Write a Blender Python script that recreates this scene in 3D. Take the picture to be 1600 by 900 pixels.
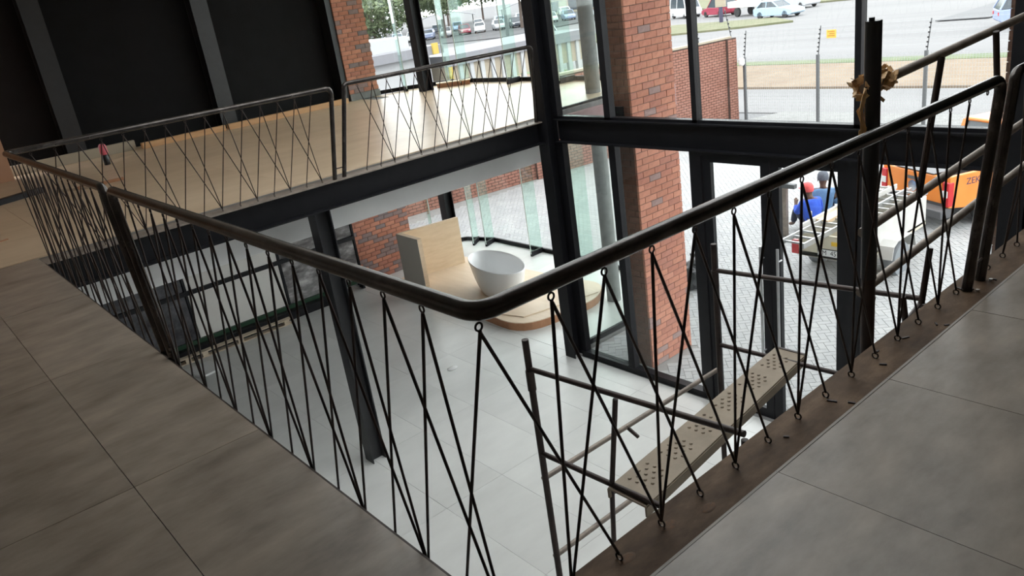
import bpy, bmesh, math, random
from mathutils import Vector, Matrix, noise
random.seed(11)
for o in list(bpy.data.objects): bpy.data.objects.remove(o)
SC = bpy.context.scene
COL = SC.collection
V = Vector
# ------------------------------------------------------------------ camera
cam = bpy.data.cameras.new('camera'); cam.sensor_width = 36.0; cam.lens = 36.0*1223.95/1600; cam.clip_end = 600; cam.clip_start = .05
camo = bpy.data.objects.new('camera', cam); COL.objects.link(camo)
camo.location = (-.9092, -1.3071, 1.6457); camo.rotation_euler = (1.2087, .1393, -.7128)
SC.camera = camo
# ------------------------------------------------------------------ world: even overcast daylight
w = bpy.data.worlds.new('overcast_sky'); SC.world = w; w.use_nodes = True
bg = w.node_tree.nodes['Background']; bg.inputs[0].default_value = (.965, .975, 1.0, 1); bg.inputs[1].default_value = 1.0
SC.view_settings.view_transform = 'Standard'; SC.view_settings.look = 'None'; SC.view_settings.gamma = 1
SC.view_settings.use_curve_mapping = False
SC.view_settings.exposure = 2.1
# ------------------------------------------------------------------ materials
MATS = {}
def mat(name, c1, c2=None, rough=.6, metal=0., scale=4., stretch=(1, 1, 1), bump=0., contrast=(.35, .65), rnd=0., c3=None, detail=6, spec=.5, emit=None):
    m = bpy.data.materials.new(name); m.use_nodes = True; nt = m.node_tree; N = nt.nodes; L = nt.links
    b = N['Principled BSDF']; b.inputs['Roughness'].default_value = rough; b.inputs['Metallic'].default_value = metal
    b.inputs['Specular IOR Level'].default_value = spec
    b.inputs['Base Color'].default_value = (*c1, 1)
    if c2 is not None:
        tc = N.new('ShaderNodeTexCoord'); mp = N.new('ShaderNodeMapping'); mp.inputs['Scale'].default_value = stretch
        L.new(tc.outputs['Object'], mp.inputs['Vector'])
        nz = N.new('ShaderNodeTexNoise'); nz.inputs['Scale'].default_value = scale; nz.inputs['Detail'].default_value = detail
        nz.inputs['Roughness'].default_value = .62
        if rnd:
            oi = N.new('ShaderNodeObjectInfo'); ad = N.new('ShaderNodeVectorMath'); ad.operation = 'MULTIPLY_ADD'
            cb = N.new('ShaderNodeCombineXYZ'); L.new(oi.outputs['Random'], cb.inputs[0]); L.new(oi.outputs['Random'], cb.inputs[1])
            ad.inputs[1].default_value = (57, 91, 0); L.new(cb.outputs[0], ad.inputs[0]); L.new(mp.outputs[0], ad.inputs[2])
            L.new(ad.outputs[0], nz.inputs['Vector'])
        else: L.new(mp.outputs[0], nz.inputs['Vector'])
        cr = N.new('ShaderNodeValToRGB'); e = cr.color_ramp.elements
        e[0].position = contrast[0]; e[0].color = (*c1, 1); e[1].position = contrast[1]; e[1].color = (*c2, 1)
        if c3 is not None:
            k = e.new(.5*(contrast[0]+contrast[1])); k.color = (*c3, 1)
        L.new(nz.outputs['Fac'], cr.inputs[0]); out = cr.outputs[0]
        if rnd:
            hs = N.new('ShaderNodeHueSaturation'); mr = N.new('ShaderNodeMapRange')
            mr.inputs['To Min'].default_value = 1-rnd; mr.inputs['To Max'].default_value = 1+rnd
            L.new(oi.outputs['Random'], mr.inputs['Value']); L.new(mr.outputs[0], hs.inputs['Value']); L.new(out, hs.inputs['Color']); out = hs.outputs[0]
        L.new(out, b.inputs['Base Color'])
        if bump:
            bp = N.new('ShaderNodeBump'); bp.inputs['Strength'].default_value = bump; bp.inputs['Distance'].default_value = .02
            L.new(nz.outputs['Fac'], bp.inputs['Height']); L.new(bp.outputs[0], b.inputs['Normal'])
    if emit: b.inputs['Emission Color'].default_value = (*emit, 1); b.inputs['Emission Strength'].default_value = 1
    MATS[name] = m; return m
def brick_mat(name, vals):
    m = mat(name, (.4, .15, .09), (.5, .2, .12), rough=.85, scale=14, bump=.15)
    nt = m.node_tree; N = nt.nodes; L = nt.links; b = N['Principled BSDF']
    oi = N.new('ShaderNodeObjectInfo'); cr = N.new('ShaderNodeValToRGB'); cr.color_ramp.interpolation = 'CONSTANT'
    e = cr.color_ramp.elements; e[0].position = 0; e[0].color = (*vals[0], 1); e[1].position = 1/len(vals); e[1].color = (*vals[1], 1)
    for i in range(2, len(vals)): k = e.new(i/len(vals)); k.color = (*vals[i], 1)
    L.new(oi.outputs['Random'], cr.inputs[0])
    nz = [n for n in N if n.type == 'TEX_NOISE'][0]
    mx = N.new('ShaderNodeMixRGB'); mx.blend_type = 'MULTIPLY'; mx.inputs[0].default_value = .55
    rp = N.new('ShaderNodeValToRGB'); rp.color_ramp.elements[0].position = .3; rp.color_ramp.elements[0].color = (.55, .5, .5, 1); rp.color_ramp.elements[1].position = .6
    L.new(nz.outputs['Fac'], rp.inputs[0]); L.new(cr.outputs[0], mx.inputs[1]); L.new(rp.outputs[0], mx.inputs[2]); L.new(mx.outputs[0], b.inputs['Base Color'])
    return m
def glass_mat(name, tint=(.97, .99, .98), gl=(.9, .95, .95), ior=1.45):
    m = bpy.data.materials.new(name); m.use_nodes = True; nt = m.node_tree; N = nt.nodes; L = nt.links; N.remove(N['Principled BSDF'])
    t = N.new('ShaderNodeBsdfTransparent'); t.inputs[0].default_value = (*tint, 1)
    g = N.new('ShaderNodeBsdfGlossy'); g.inputs[0].default_value = (*gl, 1); g.inputs['Roughness'].default_value = .01
    lw = N.new('ShaderNodeLayerWeight'); lw.inputs[0].default_value = .5
    pw = N.new('ShaderNodeMath'); pw.operation = 'POWER'; pw.inputs[1].default_value = 5; L.new(lw.outputs['Facing'], pw.inputs[0])
    f = N.new('ShaderNodeMath'); f.operation = 'MULTIPLY_ADD'; f.inputs[1].default_value = .9; f.inputs[2].default_value = ((ior-1)/(ior+1))**2; L.new(pw.outputs[0], f.inputs[0]); f.use_clamp = True
    mx = N.new('ShaderNodeMixShader')
    L.new(f.outputs[0], mx.inputs[0]); L.new(t.outputs[0], mx.inputs[1]); L.new(g.outputs[0], mx.inputs[2]); L.new(mx.outputs[0], N['Material Output'].inputs[0])
    MATS[name] = m; return m
BR = [(.50, .21, .14), (.54, .235, .155), (.46, .19, .13), (.57, .25, .165), (.51, .215, .14), (.44, .185, .13), (.54, .24, .165), (.48, .20, .13), (.33, .22, .20), (.53, .22, .145)]
brick_mat('brick_red', BR)
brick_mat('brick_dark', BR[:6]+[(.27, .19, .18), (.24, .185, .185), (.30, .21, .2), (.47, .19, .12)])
mat('brick_far', (0.24, 0.105, 0.075), (0.3, 0.145, 0.11), rough=.9, scale=3, contrast=(.3, .7))
mat('mortar', (0.13, 0.1, 0.085), (0.18, 0.14, 0.12), rough=.95, scale=20)
mat('mortar_dark', (.075, .05, .042), rough=.95)
mat('brick_shaded', (.12, .055, .038), (.17, .08, .055), rough=.9, scale=12)  # red brick with the shade of the side face painted into its colour
mat('black_steel', (0.006, 0.006, 0.008), (0.009, 0.009, 0.011), rough=0.5, scale=6, spec=0.25)
mat('charcoal_steel', (0.009, 0.0095, 0.011), (0.014, 0.0145, 0.017), rough=.4, scale=5)
mat('black_wall', (.0035, .0035, .004), (.006, .006, .007), rough=.75, scale=3, spec=.2)
mat('rail_steel', (0.04, 0.034, 0.031), (0.1, 0.086, 0.08), rough=0.25, metal=0.7, scale=9, stretch=(1, 1, 1), c3=(0.055, 0.047, 0.043))
mat('rod_steel', (0.02, 0.014, 0.012), (0.05, 0.03, 0.023), rough=.5, metal=.4, scale=15)
mat('eye_steel', (.09, .075, .065), rough=.4, metal=.6)
mat('zinc', (.35, .33, .30), (.5, .48, .45), rough=.4, metal=.8, scale=20)
mat('rust_flange', (0.06, 0.033, 0.017), (0.17, 0.108, 0.065), rough=0.7, metal=0, scale=5, stretch=(1, 2.2, 1), bump=.1, contrast=(.3, .7), c3=(0.1, 0.06, 0.034), spec=0.2)
mat('rust_spot', (0.13, 0.06, 0.022), (0.08, 0.045, 0.024), rough=.8, scale=60)
mat('old_tube', (.19, .15, .125), (.34, .28, .23), rough=.55, metal=.35, scale=11, contrast=(.3, .7), c3=(.25, .21, .18))
mat('brown_tube', (.028, .018, .016), (.05, .033, .028), rough=.5, metal=.4, scale=10)
mat('tile_brown', (0.15, 0.118, 0.09), (0.34, 0.275, 0.22), rough=.36, scale=2.2, stretch=(1.2, 2.6, 1), rnd=.06, contrast=(.28, .72), c3=(0.245, 0.2, 0.162), bump=.02, detail=9)
mat('tile_joint', (.07, .06, .055), rough=.9)
mat('tile_grey', (0.565, 0.563, 0.545), (0.69, 0.688, 0.668), rough=.3, scale=.9, stretch=(1, 2.2, 1), rnd=.03, contrast=(.25, .75), detail=8)
mat('screed_tan', (0.52, 0.385, 0.255), (0.67, 0.525, 0.375), rough=.33, scale=.8, stretch=(1, 2.5, 1), rnd=.03, contrast=(.25, .75))
mat('trim_grey', (.26, .23, .20), rough=.6)
mat('concrete', (0.17, 0.17, 0.165), (0.23, 0.23, 0.225), rough=.8, scale=6)
mat('paver_grey', (0.31, 0.315, 0.32), (0.37, 0.37, 0.37), rough=.8, scale=3, rnd=.05)
mat('paver_joint', (0.24, 0.235, 0.23), (0.28, 0.275, 0.265), rough=.95, scale=8)
mat('white_paint', (.74, .74, .73), (.80, .80, .79), rough=.6, scale=2)
mat('ceiling_paint', (.8, .78, .75), rough=.8)
mat('wall_paint', (.72, .67, .6), rough=.8)
mat('brown_wall', (.42, .22, .13), (.47, .26, .16), rough=.7, scale=2)
mat('plywood', (.62, .46, .30), (.72, .56, .39), rough=.6, scale=3, stretch=(1, 1, 5), contrast=(.3, .7))
mat('plywood_top', (.70, .55, .40), (.78, .63, .48), rough=.5, scale=2, stretch=(5, 1, 1), contrast=(.3, .7))
mat('hardboard', (.36, .17, .085), (.43, .21, .11), rough=.55, scale=5)
mat('panel_grey', (0.62, 0.585, 0.53), rough=.6)
mat('timber', (.50, .28, .13), (.60, .36, .18), rough=.6, scale=2.5, stretch=(1, 8, 8), contrast=(.3, .7))
mat('pallet_wood', (.50, .40, .29), (.62, .52, .40), rough=.75, scale=6, stretch=(1, 6, 6))
mat('bath_white', (0.93, 0.935, 0.94), rough=.18)
mat('marble_dark', (.035, .035, .04), (.26, .26, .28), rough=.2, scale=2.4, contrast=(.36, .72), c3=(.11, .11, .12), detail=12)
mat('marble_white', (.62, .59, .54), (.70, .68, .64), rough=.2, scale=1.2, contrast=(.2, .45), c3=(.66, .63, .585), detail=10)
mat('marble_swirl', (.06, .055, .055), (.55, .53, .52), rough=.2, scale=2.0, stretch=(1, 1, 2.4), contrast=(.36, .68), c3=(.22, .21, .21), detail=12)
mat('green_rail', (.012, .05, .022), rough=.4)
mat('deck_plate', (0.2, 0.155, 0.108), (0.28, 0.222, 0.16), rough=0.6, metal=0.1, scale=5, contrast=(.3, .7))
mat('paper_tape', (0.46, 0.25, 0.09), (0.75, 0.48, 0.23), rough=.6, scale=18, c3=(0.6, 0.36, 0.15))
mat('white_plastic', (.75, .75, .74), rough=.5)
mat('pink_plastic', (.65, .12, .16), rough=.4)
mat('black_plastic', (.012, .012, .014), rough=.35)
mat('bin_bag', (.012, .012, .015), (.03, .03, .035), rough=.3, scale=12, bump=.6)
mat('asphalt', (0.12, 0.12, 0.125), (0.15, 0.15, 0.155), rough=.85, scale=.25, stretch=(1, .15, 1), contrast=(.3, .7))
mat('car_park_tar', (.075, .075, .08), (.105, .105, .11), rough=.9, scale=.4)
mat('road_pale', (0.155, 0.152, 0.155), (0.2, 0.196, 0.198), rough=.85, scale=.35, stretch=(1, .05, 1), contrast=(.3, .7))
mat('soil', (0.179, 0.127, 0.085), (0.226, 0.174, 0.122), rough=.95, scale=.8, contrast=(.3, .7))
mat('dry_grass', (0.117, 0.132, 0.066), (0.188, 0.179, 0.113), rough=.95, scale=.9, contrast=(.3, .7))
mat('grass_edge', (0.094, 0.132, 0.061), (0.150, 0.169, 0.094), rough=.95, scale=1.2)
mat('post_grey', (.10, .105, .11), rough=.6)
mat('wire', (0.45, 0.46, 0.47), rough=.6)
mat('sign_orange', (.85, .42, .07), rough=.6)
mat('sign_ink', (.35, .16, .03), rough=.6)
mat('orange_paint', (.78, .23, .035), (.82, .26, .045), rough=.28, scale=2)
mat('bumper_grey', (.10, .10, .105), rough=.5)
mat('lamp_red', (.55, .025, .03), rough=.2)
mat('lamp_clear', (.75, .74, .72), rough=.15)
mat('chrome', (.75, .76, .78), rough=.15, metal=1)
mat('rubber', (.03, .03, .032), rough=.8)
mat('rubber_dusty', (.20, .215, .23), rough=.85)
mat('rim_cream', (0.6, 0.56, 0.48), rough=.5)
mat('trailer_cream', (0.6, 0.54, 0.41), (0.66, 0.6, 0.47), rough=.6, scale=3)
mat('trailer_white', (0.5, 0.49, 0.46), (0.56, 0.55, 0.53), rough=.6, scale=4)
mat('yellow_tape', (.80, .50, .03), rough=.5)
mat('plate_white', (0.8, 0.8, 0.79), rough=.5)
mat('ink_black', (.02, .02, .022), rough=.5)
mat('ink_blue', (0.05, 0.045, 0.09), rough=.5)
mat('aluminium', (0.396, 0.402, 0.408), (0.456, 0.462, 0.468), rough=.35, metal=.55, scale=9)
mat('car_glass', (.06, .075, .09), rough=.08)
mat('blue_jacket', (.10, .20, .36), (.15, .27, .45), rough=.8, scale=9)
mat('royal_blue', (.015, .07, .50), (.03, .11, .62), rough=.75, scale=9)
mat('navy', (.02, .025, .06), rough=.85)
mat('beanie_grey', (.09, .10, .12), (.13, .14, .17), rough=.95, scale=40)
mat('cap_red', (.70, .10, .10), rough=.7)
mat('skin', (.12, .062, .04), rough=.55)
mat('leaf_dark', (.055, .085, .04), (.14, .17, .09), rough=.9, scale=1.1, contrast=(.35, .65))
mat('leaf_light', (.13, .18, .07), (.24, .28, .13), rough=.9, scale=1.1, contrast=(.35, .65))
mat('bark', (.13, .10, .085), rough=.95)
mat('roof_grey', (.22, .22, .24), rough=.7)
mat('wall_cream', (0.360, 0.312, 0.240), rough=.8)
mat('wall_white', (0.432, 0.438, 0.450), rough=.8)
mat('yellow_paint', (0.5, 0.36, 0.07), rough=.6)
mat('tile_maroon', (.33, .22, .22), (.40, .29, .29), rough=.8, scale=3)
for nm, c in dict(car_blue=(.38, .52, .66), car_white=(.80, .81, .82), car_maroon=(.30, .03, .06), car_silver=(.55, .57, .6), car_dark=(.06, .07, .09), car_sky=(.30, .36, .55)).items(): mat(nm, c, rough=.25)
glass_mat('clear_glass'); glass_mat('fin_glass', (.86, .955, .915), (.8, .95, .9), 1.5); mat('fin_edge', (.62, .74, .69), rough=.25)  # fin_edge: pale colour stands in for light caught along the glass edge
# ------------------------------------------------------------------ mesh helper
ORG = {}
class M:
    def __init__(s): s.v = []; s.f = []
    def add(s, vs, fs):
        k = len(s.v); s.v += [tuple(a) for a in vs]; s.f += [tuple(i+k for i in f) for f in fs]; return s
    def box(s, x0, x1, y0, y1, z0, z1):
        return s.add([(x0, y0, z0), (x1, y0, z0), (x1, y1, z0), (x0, y1, z0), (x0, y0, z1), (x1, y0, z1), (x1, y1, z1), (x0, y1, z1)],
                     [(3, 2, 1, 0), (4, 5, 6, 7), (0, 1, 5, 4), (1, 2, 6, 5), (2, 3, 7, 6), (3, 0, 4, 7)])
    def bar(s, p, q, wd, h, up=(0, 0, 1)):            # rectangular bar from p to q, wd across, h along up
        p, q, up = V(p), V(q), V(up); d = (q-p).normalized(); a = d.cross(up)
        a = a.normalized()*wd/2 if a.length > 1e-6 else V((wd/2, 0, 0)); u = a.cross(d).normalized()*h/2
        vs = [p-a-u, p+a-u, p+a+u, p-a+u, q-a-u, q+a-u, q+a+u, q-a+u]
        return s.add(vs, [(0, 1, 2, 3)[::-1], (4, 5, 6, 7), (0, 1, 5, 4), (1, 2, 6, 5), (2, 3, 7, 6), (3, 0, 4, 7)])
    def pipe(s, pts, r, n=10, closed=False, cap=True):
        pts = [V(p) for p in pts]; m = len(pts); rs = r if isinstance(r, (list, tuple)) else [r]*m
        k = len(s.v); prev = None
        for i, p in enumerate(pts):
            if closed: d = pts[(i+1) % m]-pts[i-1]
            else: d = pts[min(i+1, m-1)]-pts[max(i-1, 0)]
            d.normalize()
            if prev is None:
                a = d.cross(V((0, 0, 1)));
                if a.length < .05: a = d.cross(V((0, 1, 0)))
            else: a = prev-d*prev.dot(d)
            a.normalize(); b = d.cross(a); prev = a
            for j in range(n):
                t = 2*math.pi*j/n; s.v.append(tuple(p+(a*math.cos(t)+b*math.sin(t))*rs[i]))
        for i in range(m if closed else m-1):
            i2 = (i+1) % m
            for j in range(n):
                j2 = (j+1) % n; s.f.append((k+i*n+j, k+i*n+j2, k+i2*n+j2, k+i2*n+j))
        if cap and not closed:
            s.f.append(tuple(k+j for j in range(n))[::-1]); s.f.append(tuple(k+(m-1)*n+j for j in range(n)))
        return s
    def ring(s, c, nrm, R, r, n=14, k=6):
        c, nrm = V(c), V(nrm).normalized(); a = nrm.orthogonal().normalized(); b = nrm.cross(a)
        return s.pipe([c+(a*math.cos(2*math.pi*i/n)+b*math.sin(2*math.pi*i/n))*R for i in range(n)], r, k, closed=True)
    def prism(s, poly, z0, z1):
        n = len(poly); vs = [(x, y, z0) for x, y in poly]+[(x, y, z1) for x, y in poly]
        return s.add(vs, [tuple(range(n))[::-1], tuple(range(n, 2*n))]+[(i, (i+1) % n, n+(i+1) % n, n+i) for i in range(n)])
    def side(s, poly, y0, y1, inset=None):            # profile in x,z extruded along y
        n = len(poly); vs = [(x, y0, z) for x, z in poly]+[(x, y1, z) for x, z in poly]
        return s.add(vs, [tuple(range(n)), tuple(range(n, 2*n))[::-1]]+[(i, n+i, n+(i+1) % n, (i+1) % n) for i in range(n)])
    def lathe(s, prof, c=(0, 0, 0), axis='z', n=24, sx=1, sy=1, rot=0):
        k = len(s.v); m = len(prof)
        for r, h in prof:
            for j in range(n):
                t = 2*math.pi*j/n; x, y = r*math.cos(t)*sx, r*math.sin(t)*sy
                x, y = x*math.cos(rot)-y*math.sin(rot), x*math.sin(rot)+y*math.cos(rot)
                p = (x, y, h) if axis == 'z' else ((h, x, y) if axis == 'x' else (x, h, y))
                s.v.append((p[0]+c[0], p[1]+c[1], p[2]+c[2]))
        for i in range(m-1):
            for j in range(n):
                j2 = (j+1) % n; s.f.append((k+i*n+j, k+i*n+j2, k+(i+1)*n+j2, k+(i+1)*n+j))
        s.f.append(tuple(k+j for j in range(n))[::-1]); s.f.append(tuple(k+(m-1)*n+j for j in range(n)))
        return s
    def mesh(s, name, m, off=(0, 0, 0), smooth=False):
        me = bpy.data.meshes.new(name); ox, oy, oz = off
        me.from_pydata([(a-ox, b-oy, c-oz) for a, b, c in s.v], [], s.f)
        if m: me.materials.append(MATS[m])
        bm = bmesh.new(); bm.from_mesh(me); bmesh.ops.recalc_face_normals(bm, faces=bm.faces); bm.to_mesh(me); bm.free()
        if smooth: me.shade_smooth() if hasattr(me, 'shade_smooth') else [setattr(p, 'use_smooth', True) for p in me.polygons]
        me.update(); return me
    def build(s, name, m, parent=None, smooth=False, bevel=0, seg=2, local=False):
        off = V((0, 0, 0))
        if parent is not None and not local: off = ORG.get(parent.name, V((0, 0, 0)))
        o = bpy.data.objects.new(name, s.mesh(name, m, off, smooth)); COL.objects.link(o)
        if parent is not None: o.parent = parent; ORG[o.name] = off
        if smooth == 'auto' or smooth is True:
            md = o.modifiers.new('split', 'EDGE_SPLIT'); md.split_angle = math.radians(40)
        if bevel:
            b = o.modifiers.new('bevel', 'BEVEL'); b.width = bevel; b.segments = seg; b.limit_method = 'ANGLE'
        return o
def tag(o, label=None, cat=None, group=None, kind=None):
    if label: o['label'] = label
    if cat: o['category'] = cat
    if group: o['group'] = group
    if kind: o['kind'] = kind
    return o
def thing(name, label, cat, loc=(0, 0, 0), group=None, rz=0, kind=None):
    o = bpy.data.objects.new(name, None); COL.objects.link(o); o.empty_display_size = .1; o.location = loc; o.rotation_euler = (0, 0, rz)
    ORG[o.name] = V(loc); return tag(o, label, cat, group, kind)
def struct(name, loc=(0, 0, 0)):
    o = bpy.data.objects.new(name, None); COL.objects.link(o); o.location = loc; ORG[o.name] = V(loc); o['kind'] = 'structure'; return o
def inst(name, me, parent, loc, rz=0, kind=None):
    o = bpy.data.objects.new(name, me); COL.objects.link(o)
    if parent is not None: o.parent = parent; loc = V(loc)-ORG[parent.name]
    o.location = loc; o.rotation_euler = (0, 0, rz)
    if kind: o['kind'] = kind
    return o
def fillet(pts, r, seg=8):
    pts = [V(p) for p in pts]; out = [pts[0]]
    for i in range(1, len(pts)-1):
        p, a, b = pts[i], (pts[i-1]-pts[i]).normalized(), (pts[i+1]-pts[i]).normalized()
        p0, p1 = p+a*r, p+b*r
        for k in range(seg+1):
            t = k/seg; out.append(p0*(1-t)**2+p*2*t*(1-t)+p1*t*t)
    out.append(pts[-1]); return out
def text_mesh(body, size, m, name, parent, loc, rot, depth=.002, sx=1.0):
    cu = bpy.data.curves.new(name, 'FONT'); cu.body = body; cu.size = size; cu.extrude = depth; cu.align_x = 'CENTER'; cu.align_y = 'CENTER'
    t = bpy.data.objects.new('tmp', cu); COL.objects.link(t); dg = bpy.context.evaluated_depsgraph_get()
    me = bpy.data.meshes.new_from_object(t.evaluated_get(dg)); bpy.data.objects.remove(t); me.materials.clear(); me.materials.append(MATS[m])
    o = bpy.data.objects.new(name, me); COL.objects.link(o); o.parent = parent; o.location = loc; o.rotation_euler = rot; o.scale = (sx, 1, 1); return o
# ------------------------------------------------------------------ bricks
BL, BW, BH, JT = .222, .106, .0765, .0085
BME = {}
def brick_mesh(l, d, m):
    k = (round(l, 3), round(d, 3), m)
    if k not in BME: BME[k] = M().box(-l/2, l/2, -d/2, d/2, -BH/2, BH/2).mesh('brick', m)
    return BME[k]
def brick_face(parent, p0, ang, length, z0, z1, m, depth=.09, lead=lambda c: 0., shift=lambda c: 0. if c % 2 else .115):
    """running bond; p0 = outer face start, ang = run direction, the outside lies to the right of the run"""
    u = V((math.cos(ang), math.sin(ang), 0)); n = V((math.sin(ang), -math.cos(ang), 0)); c = 0; z = z0
    while z+BH <= z1+.001:
        a = lead(c); first = True
        while a < length-.03:
            l = BL
            if first and shift(c) > 0: l = shift(c)-JT
            first = False; l = min(l, length-a)
            if l > .03:
                j = random.uniform(-.002, .002)
                q = V((p0[0], p0[1], 0))+u*(a+l/2)-n*(depth/2+j)
                inst('brick', brick_mesh(l, depth, m), parent, (q.x, q.y, z+BH/2), ang)
            a += l+JT
        z += BH+JT; c += 1
def brick_pillar(name, label, x0, x1, y0, y1, z0, z1, m, group=None):
    t = thing(name, label, 'pillar', ((x0+x1)/2, (y0+y1)/2, z0), group)
    M().box(x0+.008, x1-.008, y0+.008, y1-.008, z0, z1).build('mortar_core', 'mortar', t)
    brick_face(t, (x0, y0), 0, x1-x0, z0, z1, m, depth=.03)
    brick_face(t, (x0, y1), -math.pi/2, y1-y0-.034, z0, z1, 'brick_shaded')  # inward side: shade put into the brick colour
    return t
def brick_stuff(parent, p, q, z0, z1, m, name='brickwork', side=1):
    p, q = V((*p, 0)), V((*q, 0)); u = (q-p).normalized(); L = (q-p).length; n = V((u.y, -u.x, 0))*side; b = M(); z = z0; c = 0
    FJ = .017
    while z+BH <= z1:
        a = 0 if c % 2 else -.115
        while a < L:
            a0, a1 = max(a, 0), min(a+BL-.01, L)
            if a1-a0 > .02:
                A, B = p+u*a0, p+u*a1; o = n*.012
                b.add([V((A.x, A.y, z)), V((B.x, B.y, z)), V((B.x, B.y, z+BH-.009)), V((A.x, A.y, z+BH-.009)), V((A.x, A.y, z))+o, V((B.x, B.y, z))+o, V((B.x, B.y, z+BH-.009))+o, V((A.x, A.y, z+BH-.009))+o],
                      [(4, 5, 6, 7), (0, 1, 5, 4), (1, 2, 6, 5), (2, 3, 7, 6), (3, 0, 4, 7)])
            a += BL+JT
        z += BH+JT; c += 1
    return tag(b.build(name, m, parent), kind='stuff')
G = -3.52; OUT = -3.55
FP = [(7.55, 13.75), (8.5, 13.38), (9.05, 12.9), (9.3, 12.25), (9.32, 9.9), (9.25, 8.2), (8.9, 6.62)]   # line of the bowed glass front
def fp_x(y):
    for (xa, ya), (xb, yb) in zip(FP, FP[1:]):
        if yb <= y <= ya: return xa+(xb-xa)*(ya-y)/(ya-yb)
    return 7.5
# ================================================================== STRUCTURE
def tiles(parent, x0, x1, y0, y1, gx, gy, ox, oy, ztop, th, m, clip=None, gap=.003):
    i0 = math.floor((x0-ox)/gx); 
    while ox+i0*gx < x1:
        a, b = max(x0, ox+i0*gx), min(x1, ox+(i0+1)*gx); j = math.floor((y0-oy)/gy)
        while oy+j*gy < y1:
            c, d = max(y0, oy+j*gy), min(y1, oy+(j+1)*gy)
            bb = b
            if clip: bb = min(b, clip(c, d))
            if bb-a > .03 and d-c > .03:
                dz = random.uniform(-.0006, .0006)
                cx, cy = (a+bb)/2, (c+d)/2
                inst('tile', M().box(-(bb-a)/2+gap/2, (bb-a)/2-gap/2, -(d-c)/2+gap/2, (d-c)/2-gap/2, -th, dz).mesh('tile', m), parent, (cx, cy, ztop))
            j += 1
        i0 += 1
fl = struct('floor_upper'); 
M().box(-5, .036, -5, 6.79, -.3, -.012).build('slab', 'tile_joint', fl)
M().box(.036, 6.2, -5, -.026, -.3, -.012).build('slab', 'tile_joint', fl)
tiles(fl, -3.7, .041, -2.9, 6.79, .8, 1.6, -.5, 1.88, 0, .011, 'tile_brown')
tiles(fl, .041, 5.9, -2.9, -.024, .8, 1.6, -.5, 1.88, 0, .011, 'tile_brown')
M().box(.041, 6.0, -.034, -.0295, -.03, .0015).box(.041, 6.0, -.024, -.020, -.03, -.003).build('edge_trim', 'trim_grey', fl)
fb = struct('floor_back')
poly = [(-5, 6.80), (8.88, 6.66)]+[(x-.02, y) for x, y in FP[::-1][1:]]+[(7.3, 13.9), (-5, 13.9)]
M().prism(poly, -.3, -.014).build('slab', 'concrete', fb)
tiles(fb, -3, 9.4, 6.82, 13.85, 1.2, 1.2, .3, 6.82, 0, .012, 'screed_tan', clip=lambda c, d: min(fp_x(c), fp_x(d))-.12 if c > 6.7 else 9)
gf = struct('floor_lower')
M().prism([(-5, -5), (6.3, -5), (6.3, 6.6), (8.9, 6.6)]+[(x, y) for x, y in FP[::-1][1:]]+[(7, 13.2), (-5, 13.2)], -3.8, -3.533).build('slab', 'concrete', gf)
tiles(gf, -1.6, 6.22, -.4, 13.0, .8, 1.6, -.5, 1.88, G, .012, 'tile_grey')
tiles(gf, 6.225, 9.4, 6.68, 13.0, .8, 1.6, -.5, 1.88, G, .012, 'tile_grey', clip=lambda c, d: min(fp_x(c), fp_x(d))-.05)
edge_in = [(x-.03, y) for x, y in FP[1:-1]]
M().prism([(8.86, 6.7), (7.7, 6.7), (7.7, 12.95), (8.3, 12.98)]+[p_ for p_ in edge_in if p_[1] < 13.0], -3.54, G-.0015).build('perimeter_screed', 'tile_grey', gf)
M().prism([(8.84, 6.9), (7.7, 6.9), (7.7, 13.48), (8.2, 13.42)]+edge_in, -.02, -.0015).build('perimeter_screed', 'screed_tan', fb)
# enclosing shell
def wall(name, m, *b): return tag(M().box(*b).build(name, m), kind='structure')
cl = struct('ceiling')
RX0, RX1, RY0, RY1 = 1.7, 6.0, .6, 6.4
M().box(-5.2, RX0, -5.2, 14.3, 3.3, 3.5).box(RX1, 9.6, -5.2, 14.3, 3.3, 3.5).box(RX0, RX1, -5.2, RY0, 3.3, 3.5).box(RX0, RX1, RY1, 14.3, 3.3, 3.5).build('ceiling_panel', 'ceiling_paint', cl)
w8 = struct('window_6', (3.1, 3.3, 3.4))  # rooflight added out of view to bring daylight into the void
for k_ in range(5):
    xx = RX0+(RX1-RX0)*k_/4
    M().box(xx-.03, xx+.03, RY0, RY1, 3.36, 3.5).build('glazing_bar', 'black_steel', w8)
    if k_ < 4: M().box(xx+.03, RX0+(RX1-RX0)*(k_+1)/4-.03, RY0, RY1, 3.42, 3.43).build('pane', 'clear_glass', w8)
wall('wall_left', 'wall_paint', -5.2, -5, -5.2, 14.3, -3.8, 3.3)
wr = struct('wall_rear')
M().box(-5, 6.5, -5.2, -5, -3.8, -3.0).box(-5, 6.5, -5.2, -5, -.6, 3.3).box(-5, -4.2, -5.2, -5, -3.0, -.6).box(5.6, 6.5, -5.2, -5, -3.0, -.6).build('wall_panel', 'wall_paint', wr)
wi = struct('window_7', (.7, -5.1, -3.0))  # unseen lower-storey glazing, added to brighten the rooms below
for k_ in range(6):
    xx = -4.2+9.8*k_/5
    M().box(xx-.03, xx+.03, -5.14, -5.06, -3.0, -.6).build('mullion', 'black_steel', wi)
    if k_ < 5: M().box(xx+.03, xx+9.8/5-.03, -5.104, -5.096, -3.0, -.6).build('pane', 'clear_glass', wi)
wall('wall_right', 'black_wall', 6.22, 6.5, -5, .86, -3.8, 3.3)
wall('wall_back', 'black_wall', .85, 7.16, 13.9, 14.1, -.3, 3.3)
wall('wall_corner', 'brown_wall', -5, .85, 13.0, 13.2, -.014, 3.3)
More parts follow.
